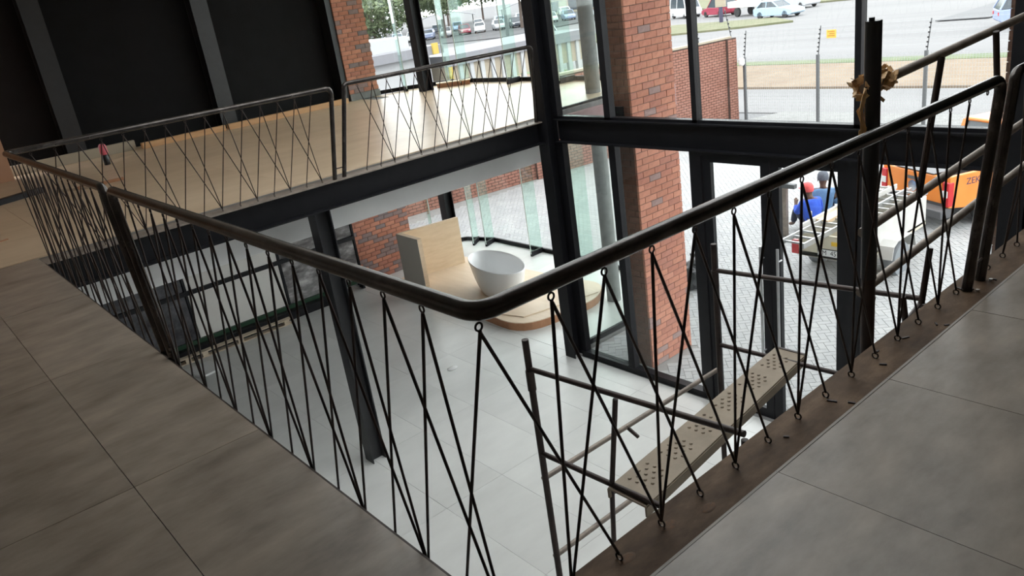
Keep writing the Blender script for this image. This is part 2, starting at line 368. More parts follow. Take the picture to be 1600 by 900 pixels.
wall('wall_lower', 'white_paint', -5, 6.02, 13.0, 13.2, G, -.3)
# black wall frame columns, timber strip at its foot
for i, (x, lab) in enumerate([(4.62, 'black steel wall column between two black panels'), (1.95, 'black steel wall column at the far left of the black wall')]):
    t = thing('wall_column', lab, 'column', (x, 13.75, 0), 'columns on the black wall')
    M().box(x-.15, x+.15, 13.62, 13.635, 0, 3.3).build('flange', 'charcoal_steel', t)
    M().box(x-.006, x+.006, 13.635, 13.875, 0, 3.3).build('web', 'charcoal_steel', t)
    M().box(x-.15, x+.15, 13.875, 13.89, 0, 3.3).build('flange', 'charcoal_steel', t)
tag(M().box(7.05, 7.17, 13.55, 13.89, 0, 3.3).build('end_frame', 'charcoal_steel', None), 'dark steel frame at the end of the black wall', 'frame')
tag(M().box(2.9, 4.4, 13.3, 13.42, 0, .10).build('timber_beam', 'timber', None, bevel=.006), 'long orange timber beam lying along the black wall, left piece', 'timber')
tag(M().box(4.46, 7.0, 13.3, 13.42, 0, .10).build('timber_beam', 'timber', None, bevel=.006), 'long orange timber beam lying along the black wall, right piece', 'timber')
tag(M().box(.9, 2.84, 13.5, 13.6, 0, .16).build('skirting_board', 'wall_cream', None, bevel=.004), 'pale skirting board along the foot of the black wall', 'skirting')
# steel beams
def ibeam_x(name, label, x0, x1, yc, wd, z0, z1, m, mt=None):
    t = thing(name, label, 'beam', ((x0+x1)/2, yc, z0))
    M().box(x0, x1, yc-wd/2, yc+wd/2, z1-.015, z1).build('top_flange', mt or m, t)
    M().box(x0, x1, yc-wd/2, yc+wd/2, z0, z0+.015).build('bottom_flange', m, t)
    M().box(x0, x1, yc-.012, yc+.012, z0+.015, z1-.015).build('web', m, t)
    return t
b1 = ibeam_x('floor_beam', 'dark steel floor beam under the far balustrade', .05, 6.12, 6.66, .24, -.31, -.014, 'black_steel', 'old_tube')
for k in range(3): M().box(2.15+.16*k, 2.26+.16*k, 6.56, 6.6, -.314, -.309).build('slot', 'black_wall', b1)
b2 = ibeam_x('floor_beam', 'rusty brown steel floor beam along the near right floor edge', .05, 6.2, .077, .194, -.3, -.02, 'rust_flange')
for k, (x, y) in enumerate([(.447, .105), (.648, .105), (.80, .06)]):
    M().lathe([(.045, -.0195), (.03, -.0185)], (x+.02, y-.01, 0), n=14, sx=.75, sy=.45).build('rust_spot', 'rust_spot', b2)
for k in range(16):
    x = random.uniform(1.3, 4); y = random.uniform(.0, .16); a = random.uniform(0, 3); l = random.uniform(.008, .02)
    M().bar((x-l*math.cos(a), y-l*math.sin(a), -.017), (x+l*math.cos(a), y+l*math.sin(a), -.017), .008, .005).build('debris_chip', 'brown_tube', b2)
tag(M().box(.036, .05, .2, 6.5, -.3, -.004).build('edge_plate', 'rod_steel', None), 'thin dark steel plate along the near left floor edge', 'plate')
fbm = thing('facade_beam', 'black steel beam across the glass front at floor level', 'beam', (6.3, 3.5, -.316))
M().box(6.2, 6.4, .8, 6.44, -.316, -.30).build('bottom_flange', 'black_steel', fbm)
M().box(6.2, 6.4, .8, 6.44, -.02, -.002).build('top_flange', 'black_steel', fbm)
M().box(6.29, 6.31, .8, 6.44, -.30, -.02).build('web', 'black_steel', fbm)
def hcol(name, label, x, y, wd, z0, z1, m='black_steel', alongx=True, group=None):
    t = thing(name, label, 'column', (x, y, z0), group); h = wd/2
    if alongx:
        M().box(x-h, x+h, y-h, y-h+.014, z0, z1).build('flange', m, t); M().box(x-h, x+h, y+h-.014, y+h, z0, z1).build('flange', m, t); M().box(x-.008, x+.008, y-h+.014, y+h-.014, z0, z1).build('web', m, t)
    else:
        M().box(x-h, x-h+.014, y-h, y+h, z0, z1).build('flange', m, t); M().box(x+h-.014, x+h, y-h, y+h, z0, z1).build('flange', m, t); M().box(x-h+.014, x+h-.014, y-.008, y+.008, z0, z1).build('web', m, t)
    return t
hcol('steel_column', 'dark steel column standing under the far floor beam', 2.74, 6.64, .19, G, -.312, 'charcoal_steel', False)
t = hcol('steel_column', 'black steel corner column where the glass front meets the far beam', 6.2, 6.56, .2, G, 3.3, 'black_steel', False)
hcol('steel_column', 'slim black steel column behind the plywood screen', 8.32, 12.42, .22, G, 3.3, 'black_steel', False)
hcol('steel_column', 'black steel column at the right picture edge', 6.2, .93, .18, G, 3.3, 'black_steel', False)
tag(M().box(-4.9, 6.38, 6.95, 7.05, -.645, -.3).build('ceiling_bulkhead', 'white_paint', None), 'long white bulkhead hanging below the far floor beam', 'bulkhead')
# ------------------------------------------------------------------ glass front (plane x = 6.3)
def pane(name, parent, *b, m='clear_glass'): return M().box(*b).build(name, m, parent)
w1 = struct('window_1', (6.3, 3.7, 0))
ys = [(6.46, 5.50), (5.50, 4.18), (4.18, 2.32), (2.32, 1.02)]
for y, wd in ((6.42, .06), (5.50, .10), (4.18, .065), (2.32, .06), (1.04, .05)): M().box(6.25, 6.35, y-wd/2, y+wd/2, 0, 3.3).build('mullion', 'black_steel', w1)
M().box(6.25, 6.35, 1.02, 6.45, -.001, .032).build('sill_rail', 'black_steel', w1)
for a, b in ys: pane('pane', w1, 6.296, 6.304, b+.04, a-.04, .033, 3.3)
w2 = struct('window_2', (6.3, 5.3, G))
for y, wd in ((6.41, .09), (5.48, .11), (4.26, .05)): M().box(6.25, 6.35, y-wd/2, y+wd/2, G, -.317).build('mullion', 'black_steel', w2)
M().box(6.24, 6.36, 4.24, 6.45, G, G+.085).build('sill_rail', 'black_steel', w2)
for a, b in ((6.41, 5.48), (5.48, 4.26)): pane('pane', w2, 6.296, 6.304, b+.03, a-.03, G+.085, -.317)
w3 = struct('window_3', (6.3, 1.7, G))
for y, wd in ((1.04, .06), (2.26, .07)): M().box(6.25, 6.35, y-wd/2, y+wd/2, G, -.317).build('mullion', 'black_steel', w3)
M().box(6.24, 6.36, 1.02, 2.29, G, G+.085).build('sill_rail', 'black_steel', w3)
pane('pane', w3, 6.296, 6.304, 1.07, 2.23, G+.085, -.317)
d1 = struct('door_1', (6.3, 3.27, G))
M().box(6.25, 6.35, 4.13, 4.235, G, -.317).build('jamb', 'black_steel', d1); M().box(6.25, 6.35, 2.295, 2.40, G, -.317).build('jamb', 'black_steel', d1)
M().box(6.25, 6.35, 2.40, 4.13, -.375, -.317).build('head', 'black_steel', d1)
for y0, y1, hy in ((3.275, 4.12, 3.36), (2.41, 3.265, 3.15)):
    lf = M().box(6.27, 6.33, y0, y0+.105, G+.01, -.38).box(6.27, 6.33, y1-.105, y1, G+.01, -.38).box(6.27, 6.33, y0+.105, y1-.105, -.44, -.38).box(6.27, 6.33, y0+.105, y1-.105, G+.01, G+.13).build('door_leaf', 'black_steel', d1)
    pane('pane', lf, 6.296, 6.304, y0+.1, y1-.1, G+.12, -.43)
    hd = M().pipe([(6.2, hy, -2.75), (6.2, hy, -1.32)], .016, 10); hd.pipe([(6.2, hy, -2.6), (6.28, hy, -2.6)], .009, 8); hd.pipe([(6.2, hy, -1.47), (6.28, hy, -1.47)], .009, 8)
    hd.build('pull_handle', 'aluminium', lf, smooth=True)
# ------------------------------------------------------------------ bowed frameless glass front with fins, two storeys
wn = 4
def bow(zb, zt, num, lab):
    t = struct('window_%d' % num, (9.2, 10, zb))
    pts = [V((x, y, 0)) for x, y in FP]
    for a, b in zip(pts, pts[1:]):
        L = (b-a).length; n = max(1, round(L/1.35))
        for k in range(n):
            p, q = a.lerp(b, k/n), a.lerp(b, (k+1)/n); d = (q-p).normalized()*.004
            M().bar((p.x+d.x, p.y+d.y, (zb+zt)/2), (q.x-d.x, q.y-d.y, (zb+zt)/2), .012, zt-zb).build('pane', 'clear_glass', t)
    fr = M()
    for a, b in zip(pts, pts[1:]): fr.bar((a.x, a.y, zb+.04), (b.x, b.y, zb+.04), .05, .08)
    fr.bar((6.33, 6.64, zb+.04), (8.9, 6.64, zb+.04), .05, .08); fr.build('sill_channel', 'black_steel', t)
    for x0, x1 in ((6.33, 7.6), (7.61, 8.88)): M().box(x0, x1, 6.634, 6.646, zb+.08, zt).build('pane', 'clear_glass', t)
    fins = [((8.42, 13.40), (8.28, 13.08)), ((9.16, 12.62), (8.86, 12.42)), ((9.28, 12.2), (8.95, 12.08)), ((9.30, 10.62), (8.97, 10.6)), ((9.29, 9.1), (8.96, 9.14)), ((9.12, 7.6), (8.8, 7.7)), ((8.0, 6.68), (8.0, 6.98))]
    for p, q in fins:
        f = M().bar((p[0], p[1], (zb+zt)/2), (q[0], q[1], (zb+zt)/2), .019, zt-zb-.1).build('glass_fin', 'fin_glass', t)
        d = (V((*q, 0))-V((*p, 0))).normalized()*.006
        M().bar((q[0], q[1], (zb+zt)/2), (q[0]+d.x, q[1]+d.y, (zb+zt)/2), .02, zt-zb-.1).build('fin_edge', 'fin_edge', f)
        M().bar((p[0], p[1], zb+.05), (q[0], q[1], zb+.05), .05, .1).build('fin_bracket', 'black_steel', f)
bow(G, -.3, 4, ''); bow(0, 3.3, 5, '')
tag(M().box(6.42, 8.86, 6.5, 6.62, -.32, -.012).build('slab_edge', 'tile_maroon', None), 'pale slab edge of the projecting showroom beyond the corner column', 'slab edge')
tag(M().box(6.42, 8.86, 6.56, 6.66, -.011, .05).build('floor_edge_strip', 'concrete', None), 'grey floor edge strip of the projecting showroom', 'strip')
t = thing('concrete_column', 'round grey concrete column inside the projecting showroom', 'column', (8.1, 7.5, G))
M().lathe([(.12, G), (.12, -.3)], (8.1, 7.5, 0), n=28).build('lower_shaft', 'concrete', t, smooth=True); M().lathe([(.12, -.012), (.12, 3.3)], (8.1, 7.5, 0), n=28).build('upper_shaft', 'concrete', t, smooth=True)
# ------------------------------------------------------------------ brick piers
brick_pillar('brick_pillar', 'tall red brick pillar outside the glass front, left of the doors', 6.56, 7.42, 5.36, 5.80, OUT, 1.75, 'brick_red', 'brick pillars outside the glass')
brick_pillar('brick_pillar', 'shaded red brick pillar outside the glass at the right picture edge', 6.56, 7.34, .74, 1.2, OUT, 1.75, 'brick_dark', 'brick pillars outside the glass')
for nm, lab in (('x', ''),):
    t = thing('brick_pier', 'upper red brick pier at the end of the black wall', 'pier', (7.5, 13.6, 0))
    M().box(7.18, 7.86, 13.52, 13.9, 0, 3.3).build('mortar_core', 'mortar', t); brick_face(t, (7.17, 13.51), 0, .70, .14, 2.3, 'brick_dark'); M().box(7.17, 7.88, 13.49, 13.53, .0, .13).build('skirting_tile', 'concrete', t)
    t = thing('brick_pier', 'red brick wall with grey blotches beside the stone slab display', 'pier', (6.7, 12.7, G))
    M().box(6.06, 7.42, 12.62, 13.0, G, -.3).build('mortar_core', 'mortar', t); brick_face(t, (6.06, 12.61), 0, 1.36, G+.0, -1.15, 'brick_dark')
    M().box(6.0, 6.06, 12.58, 12.7, G, -.3).build('edge_frame', 'black_steel', t)
jb = thing('junction_box', 'small black socket box on the shaded side of the brick pillar', 'socket box', (6.535, 5.57, -.03))
M().box(6.525, 6.558, 5.49, 5.66, -.06, .11).build('housing', 'black_plastic', jb, bevel=.005); M().lathe([(.012, 6.518), (.012, 6.525)], (0, 5.575, .04), axis='x', n=10).build('indicator', 'green_rail', jb)
# ================================================================== BALUSTRADES
RR = .0245; RZ = .98; EZ = .945
RODW = .0048
def rod_panel(t, tops, bots, ndir, step=2, odd=0, even=-1, first_eye=True):
    """tops/bots: point lists; each top sends a rod to bots[i+step] and a second one to bots[i+odd] or bots[i+even]"""
    for i, p in enumerate(tops):
        if i or first_eye: M().ring(p, ndir, .0098, .0028).build('eyelet', 'rod_steel', t, smooth=True)
        lo = p-V((0, 0, .012))
        for j in (i+step, i+(odd if i % 2 else even)):
            if 0 <= j < len(bots): M().pipe([lo, bots[j]+V((0, 0, .014))], RODW, 8).build('rod', 'rod_steel', t, smooth=True)
    for q in bots: M().ring(q+V((0, 0, .004)), (ndir[1], ndir[0], 0), .0125, .0034).build('eyelet', 'eye_steel', t, smooth=True)
# near corner balustrade: left leg along y, right leg along x, one continuous handrail
N0 = V((.03, .045, RZ))
t = thing('balustrade', 'near corner steel balustrade with bent handrail and crossing rods', 'balustrade', (.08, .1, 0), 'steel balustrades around the void')
pl_top, pl_bot = V((.03, 3.14, RZ)), V((.075, 3.13, -.12)); pr_top, pr_bot = V((3.04, .035, RZ)), V((2.955, .085, -.02))
M().pipe(fillet([pl_top-V((0, 0, .07)), pl_top, N0, pr_top, pr_top-V((0, 0, .07))], .06, 10), RR, 16).build('handrail', 'rail_steel', t, smooth=True)
M().pipe([pl_top-V((0, 0, .06)), pl_bot], RR, 14).build('post', 'rail_steel', t, smooth=True); M().pipe([pr_top-V((0, 0, .06)), pr_bot], RR, 14).build('post', 'rail_steel', t, smooth=True)
tops = [V((.06+.1895*i, .037, EZ)) for i in range(16)]; tops[0] = V((.034, .052, EZ))
bots = [V((.04+.2035*j, .108, -.012)) for j in range(15)]
rod_panel(t, tops, bots, (0, 1, 0))
tops = [V((.036, .052, EZ))]+[V((.025, .087+.184*i, EZ)) for i in range(1, 17)]
bots = [V((.075, .0165+.2045*j, -.10)) for j in range(16)]
rod_panel(t, tops, bots, (1, 0, 0), first_eye=False)
# far left balustrade: second left leg and far leg, one handrail bent at the far left corner
t = thing('balustrade', 'far left steel balustrade bent around the back corner of the void', 'balustrade', (.08, 6.4, 0), 'steel balustrades around the void')
a, c, b = V((.03, 3.29, RZ)), V((.04, 6.45, RZ)), V((3.10, 6.45, .965)); a0, b0 = V((.075, 3.27, -.12)), V((3.0, 6.6, -.014))
M().pipe(fillet([a-V((0, 0, .07)), a, c, b, b-V((0, 0, .07))], .06, 10), RR, 14).build('handrail', 'rail_steel', t, smooth=True)
M().pipe([a-V((0, 0, .06)), a0], RR, 12).build('post', 'rail_steel', t, smooth=True); M().pipe([b-V((0, 0, .06)), b0], RR, 12).build('post', 'rail_steel', t, smooth=True)
tops = [V((.028, 3.40+.187*i, EZ)) for i in range(16)]; bots = [V((.075, 3.33+.2*j, -.10)) for j in range(16)]
rod_panel(t, tops, bots, (1, 0, 0))
tops = [V((.22+.189*i, 6.45, .935)) for i in range(15)]; bots = [V((.20+.189*j, 6.6, -.005)) for j in range(15)]
rod_panel(t, tops, bots, (0, 1, 0), step=-1, odd=1, even=2)
t = thing('balustrade', 'far right steel balustrade in front of the bright showroom floor', 'balustrade', (4.5, 6.5, 0), 'steel balustrades around the void')
a, b = V((3.27, 6.47, .975)), V((5.99, 6.45, .965)); a0, b0 = V((3.12, 6.6, -.014)), V((6.05, 6.6, -.014))
M().pipe(fillet([a-V((0, 0, .07)), a, b, b-V((0, 0, .07))], .06, 10), RR, 14).build('handrail', 'rail_steel', t, smooth=True)
M().pipe([a-V((0, 0, .06)), a0], RR, 12).build('post', 'rail_steel', t, smooth=True); M().pipe([b-V((0, 0, .06)), b0], RR, 12).build('post', 'rail_steel', t, smooth=True)
M().pipe([V((3.02, 6.59, .1)), V((3.135, 6.59, .1))], .006, 6).build('link_bar', 'rod_steel', t)
tops = [V((3.43+.189*i, 6.46, .937)) for i in range(14)]; bots = [V((3.42+.190*j, 6.6, -.005)) for j in range(14)]
rod_panel(t, tops, bots, (0, 1, 0), step=-1, odd=1, even=2)
t = thing('balustrade', 'steel balustrade running off the right picture edge', 'balustrade', (3.15, .1, 0), 'steel balustrades around the void')
a, b = V((3.22, .04, RZ)), V((6.1, .06, RZ)); a0, b0 = V((3.115, .085, -.02)), V((6.1, .09, -.02))
M().pipe(fillet([a-V((0, 0, .07)), a, b, b-V((0, 0, .07))], .06, 10), RR, 14).build('handrail', 'rail_steel', t, smooth=True)
M().pipe([a-V((0, 0, .06)), a0], RR, 12).build('post', 'rail_steel', t, smooth=True); M().pipe([b-V((0, 0, .06)), b0], RR, 12).build('post', 'rail_steel', t, smooth=True)
M().pipe([V((2.97, .08, .1)), V((3.12, .08, .1))], .006, 6).build('link_bar', 'rod_steel', t)
for q in (pr_bot, a0): M().lathe([(.009, q.z), (.009, q.z+.012)], (q.x+.012, q.y-.045, 0), n=10).build('weld_nut', 'zinc', t)
tops = [V((3.37+.189*i, .042, EZ)) for i in range(14)]; bots = [V((3.27+.2*j, .108, -.012)) for j in range(14)]
rod_panel(t, tops, bots, (0, 1, 0))
# ================================================================== SCAFFOLD in the void
sc = thing('scaffold', 'brown tubular scaffold tower standing in the void', 'scaffold', (2.5, 1.2, G))
TB = .021
def frame(t, x, yl, yr, ztl, z1l, z1r, z2l, z2r):
    M().pipe([(x, yl, G), (x, yl, ztl)], TB, 12).build('standard', 'brown_tube', t, smooth=True)
    M().pipe([(x, yl, G+.02), (x, yl, G+.03)], .05, 12).build('foot_plate', 'brown_tube', t)
    M().pipe([(x, yl, ztl-.33), (x, yl, ztl-.20)], TB*1.25, 12).build('collar', 'brown_tube', t, smooth=True)
    M().pipe([(x, yr, G), (x, yr, z1r-.03)], TB*.8, 12).build('standard', 'brown_tube', t, smooth=True)
    M().pipe([(x, yr, G+.02), (x, yr, G+.03)], .05, 12).build('foot_plate', 'brown_tube', t)
    M().pipe([(x, yl, z1l), (x, yr, z1r)], TB*.8, 10).build('ledger', 'brown_tube', t, smooth=True)
    M().pipe([(x, yl, z2l), (x, yr, z2r)], TB*.8, 10).build('ledger', 'brown_tube', t, smooth=True)
    M().pipe([(x, yl, z2l-1.0), (x, yr, z2r-1.0)], TB*.8, 10).build('ledger', 'brown_tube', t, smooth=True)
frame(sc, 1.65, 1.94, .48, -.23, -.42, -.32, -1.0, -.93)
frame(sc, 3.45, 1.93, .49, -.21, -.41, -.33, -1.0, -.95)
M().pipe([(1.65, 1.26, -.40), (1.65, 1.36, -1.0), (1.67, 1.46, -1.95)], TB*.7, 8).build('strut', 'brown_tube', sc, smooth=True)
M().pipe([(3.45, .78, -.38), (3.45, .86, -.96)], TB*.7, 8).build('strut', 'brown_tube', sc, smooth=True)
M().pipe([(1.65, 1.965, -1.2), (3.45, 1.955, -1.22)], TB*.85, 10).build('brace', 'old_tube', sc, smooth=True)
M().pipe([(1.65, 1.965, -1.8), (3.45, 1.955, -1.78)], TB*.85, 10).build('brace', 'old_tube', sc, smooth=True)
M().bar((2.42, 1.96, -1.2), (2.47, 1.9, -1.29), .02, .02).build('brace_hook', 'brown_tube', sc)
dk = thing('scaffold_deck', 'tan perforated steel plank lying across the scaffold', 'plank', (2.6, 1.35, -.98))
A, B, C_, D = V((1.62, 1.36, -.978)), V((1.62, 1.09, -.978)), V((3.56, 1.30, -.965)), V((3.56, 1.53, -.965))
m = M(); e = V((0, 0, -.012)); m.add([A, B, C_, D, A+e, B+e, C_+e, D+e], [(0, 1, 2, 3), (7, 6, 5, 4), (0, 4, 5, 1), (1, 5, 6, 2), (2, 6, 7, 3), (3, 7, 4, 0)]); m.build('plate', 'deck_plate', dk)
for p, q in ((A, D), (B, C_)): M().bar(p-V((0, 0, .04)), q-V((0, 0, .04)), .012, .06).build('side_lip', 'deck_plate', dk)
M().bar(C_+V((.01, 0, -.02)), D+V((.01, 0, -.02)), .02, .05).build('end_hook', 'brown_tube', dk)
nb = M()
for gidx in range(6):
    for r_ in range(5):
        for c_ in range(3):
            u_ = .07+gidx*.158+r_*.022; v_ = .2+c_*.2+(.1 if r_ % 2 else 0); p = A.lerp(D, u_).lerp(B.lerp(C_, u_), v_)
            nb.lathe([(.011, p.z), (.009, p.z+.006), (.004, p.z+.008)], (p.x, p.y, 0), n=8)
tag(nb.build('grip_nubs', 'deck_plate', dk), kind='stuff')
gd = thing('guard_frame', 'dark upright pole with rusty guard tubes behind the right balustrade', 'guard rail', (2.39, .3, G))
po = M().pipe([(2.40, .3, G), (2.395, .3, .22)], .030, 16).build('pole', 'brown_tube', gd, smooth=True)
M().pipe([(2.395, .3, .2), (2.39, .3, 1.33)], .0335, 16, cap=False).pipe([(2.39, .3, 1.325), (2.39, .3, 1.33)], .029, 16).build('pole_sleeve', 'black_plastic', gd, smooth=True)
M().lathe([(.012, 1.329), (.012, 1.345)], (2.375, .3, 0), n=8).build('sleeve_tab', 'black_plastic', gd)
for z0_, z1_ in ((1.055, 1.145), (.415, .53), (.12, .25)): M().pipe([(2.39, .335, z0_), (4.7, .335, z1_)], .0215, 12).build('guard_tube', 'old_tube', gd, smooth=True)
for p, q in (((3.06, .3, 1.08), (2.88, .3, .45)), ((3.70, .3, 1.11), (3.85, .3, .5)), ((3.04, .3, .14), (2.97, .3, -.14)), ((2.75, .3, -.02), (2.84, .3, -.34))):
    M().pipe([p, q], .016, 10).build('upright', 'brown_tube', gd, smooth=True)
M().pipe([(2.40, .31, -.32), (3.45, .49, -.33)], .014, 8).build('tie_bar', 'brown_tube', gd, smooth=True)
# crumpled paper tape
tp = thing('paper_tape', 'crumpled brown paper tape wrapped around the guard tube joint', 'tape', (2.45, .33, 1.0))
random.seed(5)
for k in range(26):
    a0_ = random.uniform(0, 6.28); x0_ = 2.36+random.uniform(0, .26); pts = []
    for s_ in range(5):
        a_ = a0_+s_*.55; r_ = .03+random.uniform(.0, .022); pts.append(V((x0_+s_*.012*random.choice((1, -1)), .335+r_*math.cos(a_), 1.065+(x0_-2.39)*.04+r_*math.sin(a_))))
    m = M()
    for p, q in zip(pts, pts[1:]): m.bar(p, q, random.uniform(.012, .028), .0025, up=(random.uniform(-.5, .5), p.y-.335, p.z-1.065))
    m.build('wrap', 'paper_tape', tp)
for k in range(7):
    x_ = 2.335-.012*random.random()+.006*k-.03; m = M(); pts = [V((2.37, .31+.01*random.random(), 1.06)), V((2.33, .305, 1.04-.01*k*random.random())), V((x_, .30+.008*k*random.random(), .98)), V((x_+.012, .305, .90)), V((x_+.02+.006*random.random(), .31, .84+.05*random.random()))]
    for p, q in zip(pts, pts[1:]): m.bar(p, q, .016, .003, up=(random.uniform(-.6, .6), 1, 0))
    m.build('loose_end', 'paper_tape', tp)
M().bar((2.45, .31, 1.02), (2.50, .3, .985), .014, .003, up=(0, 1, .3)).build('loose_end', 'paper_tape', tp)
M().bar((2.58, .33, 1.06), (2.655, .32, 1.05), .006, .003, up=(0, 1, .3)).build('loose_end', 'paper_tape', tp)
random.seed(12)
# ================================================================== LOWER SHOWROOM
pf = thing('display_platform', 'low plywood display platform with rounded reddish edge under the bathtub', 'platform', (7.2, 9.3, G))
def rounded(poly, r, seg=6):
    n = len(poly); out = []
    for i in range(n):
        p = V((*poly[i], 0)); a = (V((*poly[i-1], 0))-p); b = (V((*poly[(i+1) % n], 0))-p); rr = min(r[i] if isinstance(r, list) else r, a.length*.45, b.length*.45)
        a.normalize(); b.normalize()
        if rr < .01: out.append((p.x, p.y)); continue
        for k in range(seg+1):
            t_ = k/seg; q = (p+a*rr)*(1-t_)**2+p*2*t_*(1-t_)+(p+b*rr)*t_*t_; out.append((q.x, q.y))
    return out
pp = [(6.46, 11.8), (6.22, 7.78), (7.75, 7.55), (8.35, 7.95), (8.2, 8.8), (8.02, 11.8)]
M().prism(rounded(pp, [.0, .55, .5, .35, .3, 0]), G, G+.125).build('edge', 'hardboard', pf)
M().prism(rounded([(x+(7.2-x)*.004, y+(9.4-y)*.004) for x, y in pp], [.0, .55, .5, .35, .3, 0]), G+.125, G+.14).build('deck', 'plywood_top', pf)
tag(M().prism([(6.36, 8.62), (6.52, 8.06), (7.95, 7.72), (8.12, 8.35), (7.5, 8.9)], G+.141, G+.156).build('plywood_sheet', 'plywood_top', None), 'loose plywood offcut on the front of the display platform', 'sheet')
ps = thing('plywood_screen', 'L-shaped plywood screen standing on the platform behind the bathtub', 'screen', (6.9, 11.2, G+.14))
Pb, Pa, Pc = V((6.5, 11.62, 0)), V((6.47, 10.84, 0)), V((7.80, 11.38, 0)); z0_, z1_ = G+.14, -2.41
def wl(p, q, th, m, name, inward):
    d = (q-p).normalized(); n = V((-d.y, d.x, 0))*th*inward
    mm = M(); vs = [p, q, q+n, p+n]; mm.add([(a.x, a.y, z0_) for a in vs]+[(a.x, a.y, z1_) for a in vs], [(3, 2, 1, 0), (4, 5, 6, 7), (0, 1, 5, 4), (1, 2, 6, 5), (2, 3, 7, 6), (3, 0, 4, 7)]); return mm.build(name, m, ps)
wl(Pb, Pa, .09, 'plywood', 'short_wing', 1); wl(Pb+V((.09, 0, 0)), Pc, .07, 'plywood', 'long_wing', -1)
d_ = (Pa-Pb).normalized(); wl(Pb-V((.004, 0, 0)), Pa-V((.004, 0, 0)), .0035, 'panel_grey', 'outer_facing', 1)
tag(ps.children[-1], 'grey outer facing')
# bathtub
bt = thing('bathtub', 'white oval freestanding bathtub on the plywood platform', 'bathtub', (7.08, 9.32, G+.14))
zb_ = G+.14
prof = [(.42, 0), (.475, .01), (.54, .10), (.60, .24), (.645, .38), (.68, .51), (.70, .565), (.70, .582), (.69, .588), (.672, .583), (.655, .56), (.61, .40), (.55, .24), (.46, .12), (.30, .075), (.05, .07)]
M().lathe([(r_, zb_+h_) for r_, h_ in prof], (7.08, 9.34, 0), n=56, sx=1.214, sy=.571, rot=-1.8).build('shell', 'bath_white', bt, smooth=True)
M().lathe([(.03, zb_+.0705), (.028, zb_+.076)], (7.08, 9.32, 0), n=16).build('drain', 'chrome', bt)
# stone slab display
rk = thing('slab_rack', 'black steel display rack with green base rail holding stone slabs', 'rack', (3.0, 12.45, G))
for z_, h_, m_ in ((-2.43, .075, 'black_steel'), (-3.325, .075, 'green_rail'), (-1.15, .06, 'black_steel')): M().box(-.6, 5.98, 12.36, 12.52, z_-h_/2, z_+h_/2).build('rail', m_, rk)
for x_ in (-.6, .86, 2.62, 4.38, 5.98): M().box(x_-.02, x_+.02, 12.38, 12.56, G, -1.15).build('upright', 'black_steel', rk)
M().box(1.9, 5.3, 12.2, 12.36, G, G+.16).build('base_plinth', 'black_steel', rk)
rows = [('upper', -2.39, -1.19), ('lower', -3.285, -2.47)]
sl = [(-.57, .83, 'marble_dark', 'dark grey'), (.89, 2.59, 'marble_dark', 'charcoal veined'), (2.65, 4.35, 'marble_white', 'cream white'), (4.41, 5.95, 'marble_swirl', 'grey swirled')]
for rn, za, zb in rows:
    for x0, x1, m_, ds in sl:
        tag(M().box(x0, x1, 12.40, 12.425, za, zb).build('stone_slab', m_, None, bevel=.003), '%s marble slab in the %s row of the rack' % (ds, rn), 'stone slab', 'stone slabs on the rack')
pw_ = thing('pallet', 'pale wooden pallet at the foot of the stone slabs', 'pallet', (2.6, 12.0, G))
M().box(1.9, 4.2, 12.02, 12.14, G+.09, G+.11).build('deck_board', 'pallet_wood', pw_); M().box(1.9, 4.2, 12.02, 12.14, G, G+.018).build('deck_board', 'pallet_wood', pw_)
for x_ in (1.95, 2.25, 2.55, 3.2, 4.1): M().box(x_-.05, x_+.05, 12.02, 12.14, G+.018, G+.09).build('block', 'pallet_wood', pw_)
tag(M().prism([(1.95, 11.75), (2.2, 11.2), (2.55, 11.25), (2.5, 11.75)], G, G+.03).build('foam_sheet', 'white_plastic', None), 'white sheet lying on the lower floor by the pallet', 'sheet')
tag(M().lathe([(.07, G), (.075, G+.01), (.06, G+.02)], (4.825, 7.825, 0), n=20, sx=1.15, sy=.8).build('floor_socket_lid', 'white_plastic', None, smooth=True), 'small white lid lying on the lower floor', 'lid')
# odds and ends on the far upper floor
bx = thing('packing_box', 'flat brown box lying by the glass on the far upper floor', 'box', (8.9, 12.15, 0))
q = [(8.62, 12.45), (8.74, 12.62), (9.2, 12.1), (9.08, 11.93)]
M().prism(q, 0.001, .08).build('tray', 'hardboard', bx); M().prism([(8.6, 12.45), (8.74, 12.65), (9.23, 12.1), (9.08, 11.9)], .08, .095).build('lid', 'plywood', bx)
bo = thing('spray_bottle', 'small pink topped bottle standing on the far upper floor', 'bottle', (2.05, 12.3, 0))
M().lathe([(.045, .0), (.05, .01), (.05, .13), (.03, .17), (.025, .18)], (2.05, 12.3, 0), n=16).build('body', 'black_plastic', bo, smooth=True); M().lathe([(.05, .16), (.06, .19), (.055, .30), (.03, .33)], (2.05, 12.3, 0), n=16).build('cap', 'pink_plastic', bo, smooth=True)
tag(M().bar((.05, 10.6, .035), (.86, 10.95, .035), .12, .07).build('steel_channel', 'black_steel', None), 'black steel channel lying on the far left floor', 'channel')
tag(M().bar((-1.2, 10.05, .035), (.03, 10.59, .035), .12, .07).build('steel_channel', 'black_steel', None), 'black steel channel at the left picture edge', 'channel')
for i, (p, q) in enumerate([((1.15, 10.35, .025), (1.75, 10.3, .02)), ((.95, 10.6, .02), (1.35, 10.2, .02))]):
    tag(M().bar(p, q, .05, .035).build('timber_offcut', 'pallet_wood' if i else 'hardboard', None), ('thin brown timber offcut on the far upper floor', 'pale timber offcut crossing another on the far floor')[i], 'offcut')
tag(M().bar((-.25, 8.0, .006), (.0, 8.1, .006), .02, .01).build('timber_offcut', 'hardboard', None), 'small dark splinter of wood near the far left rods', 'offcut')
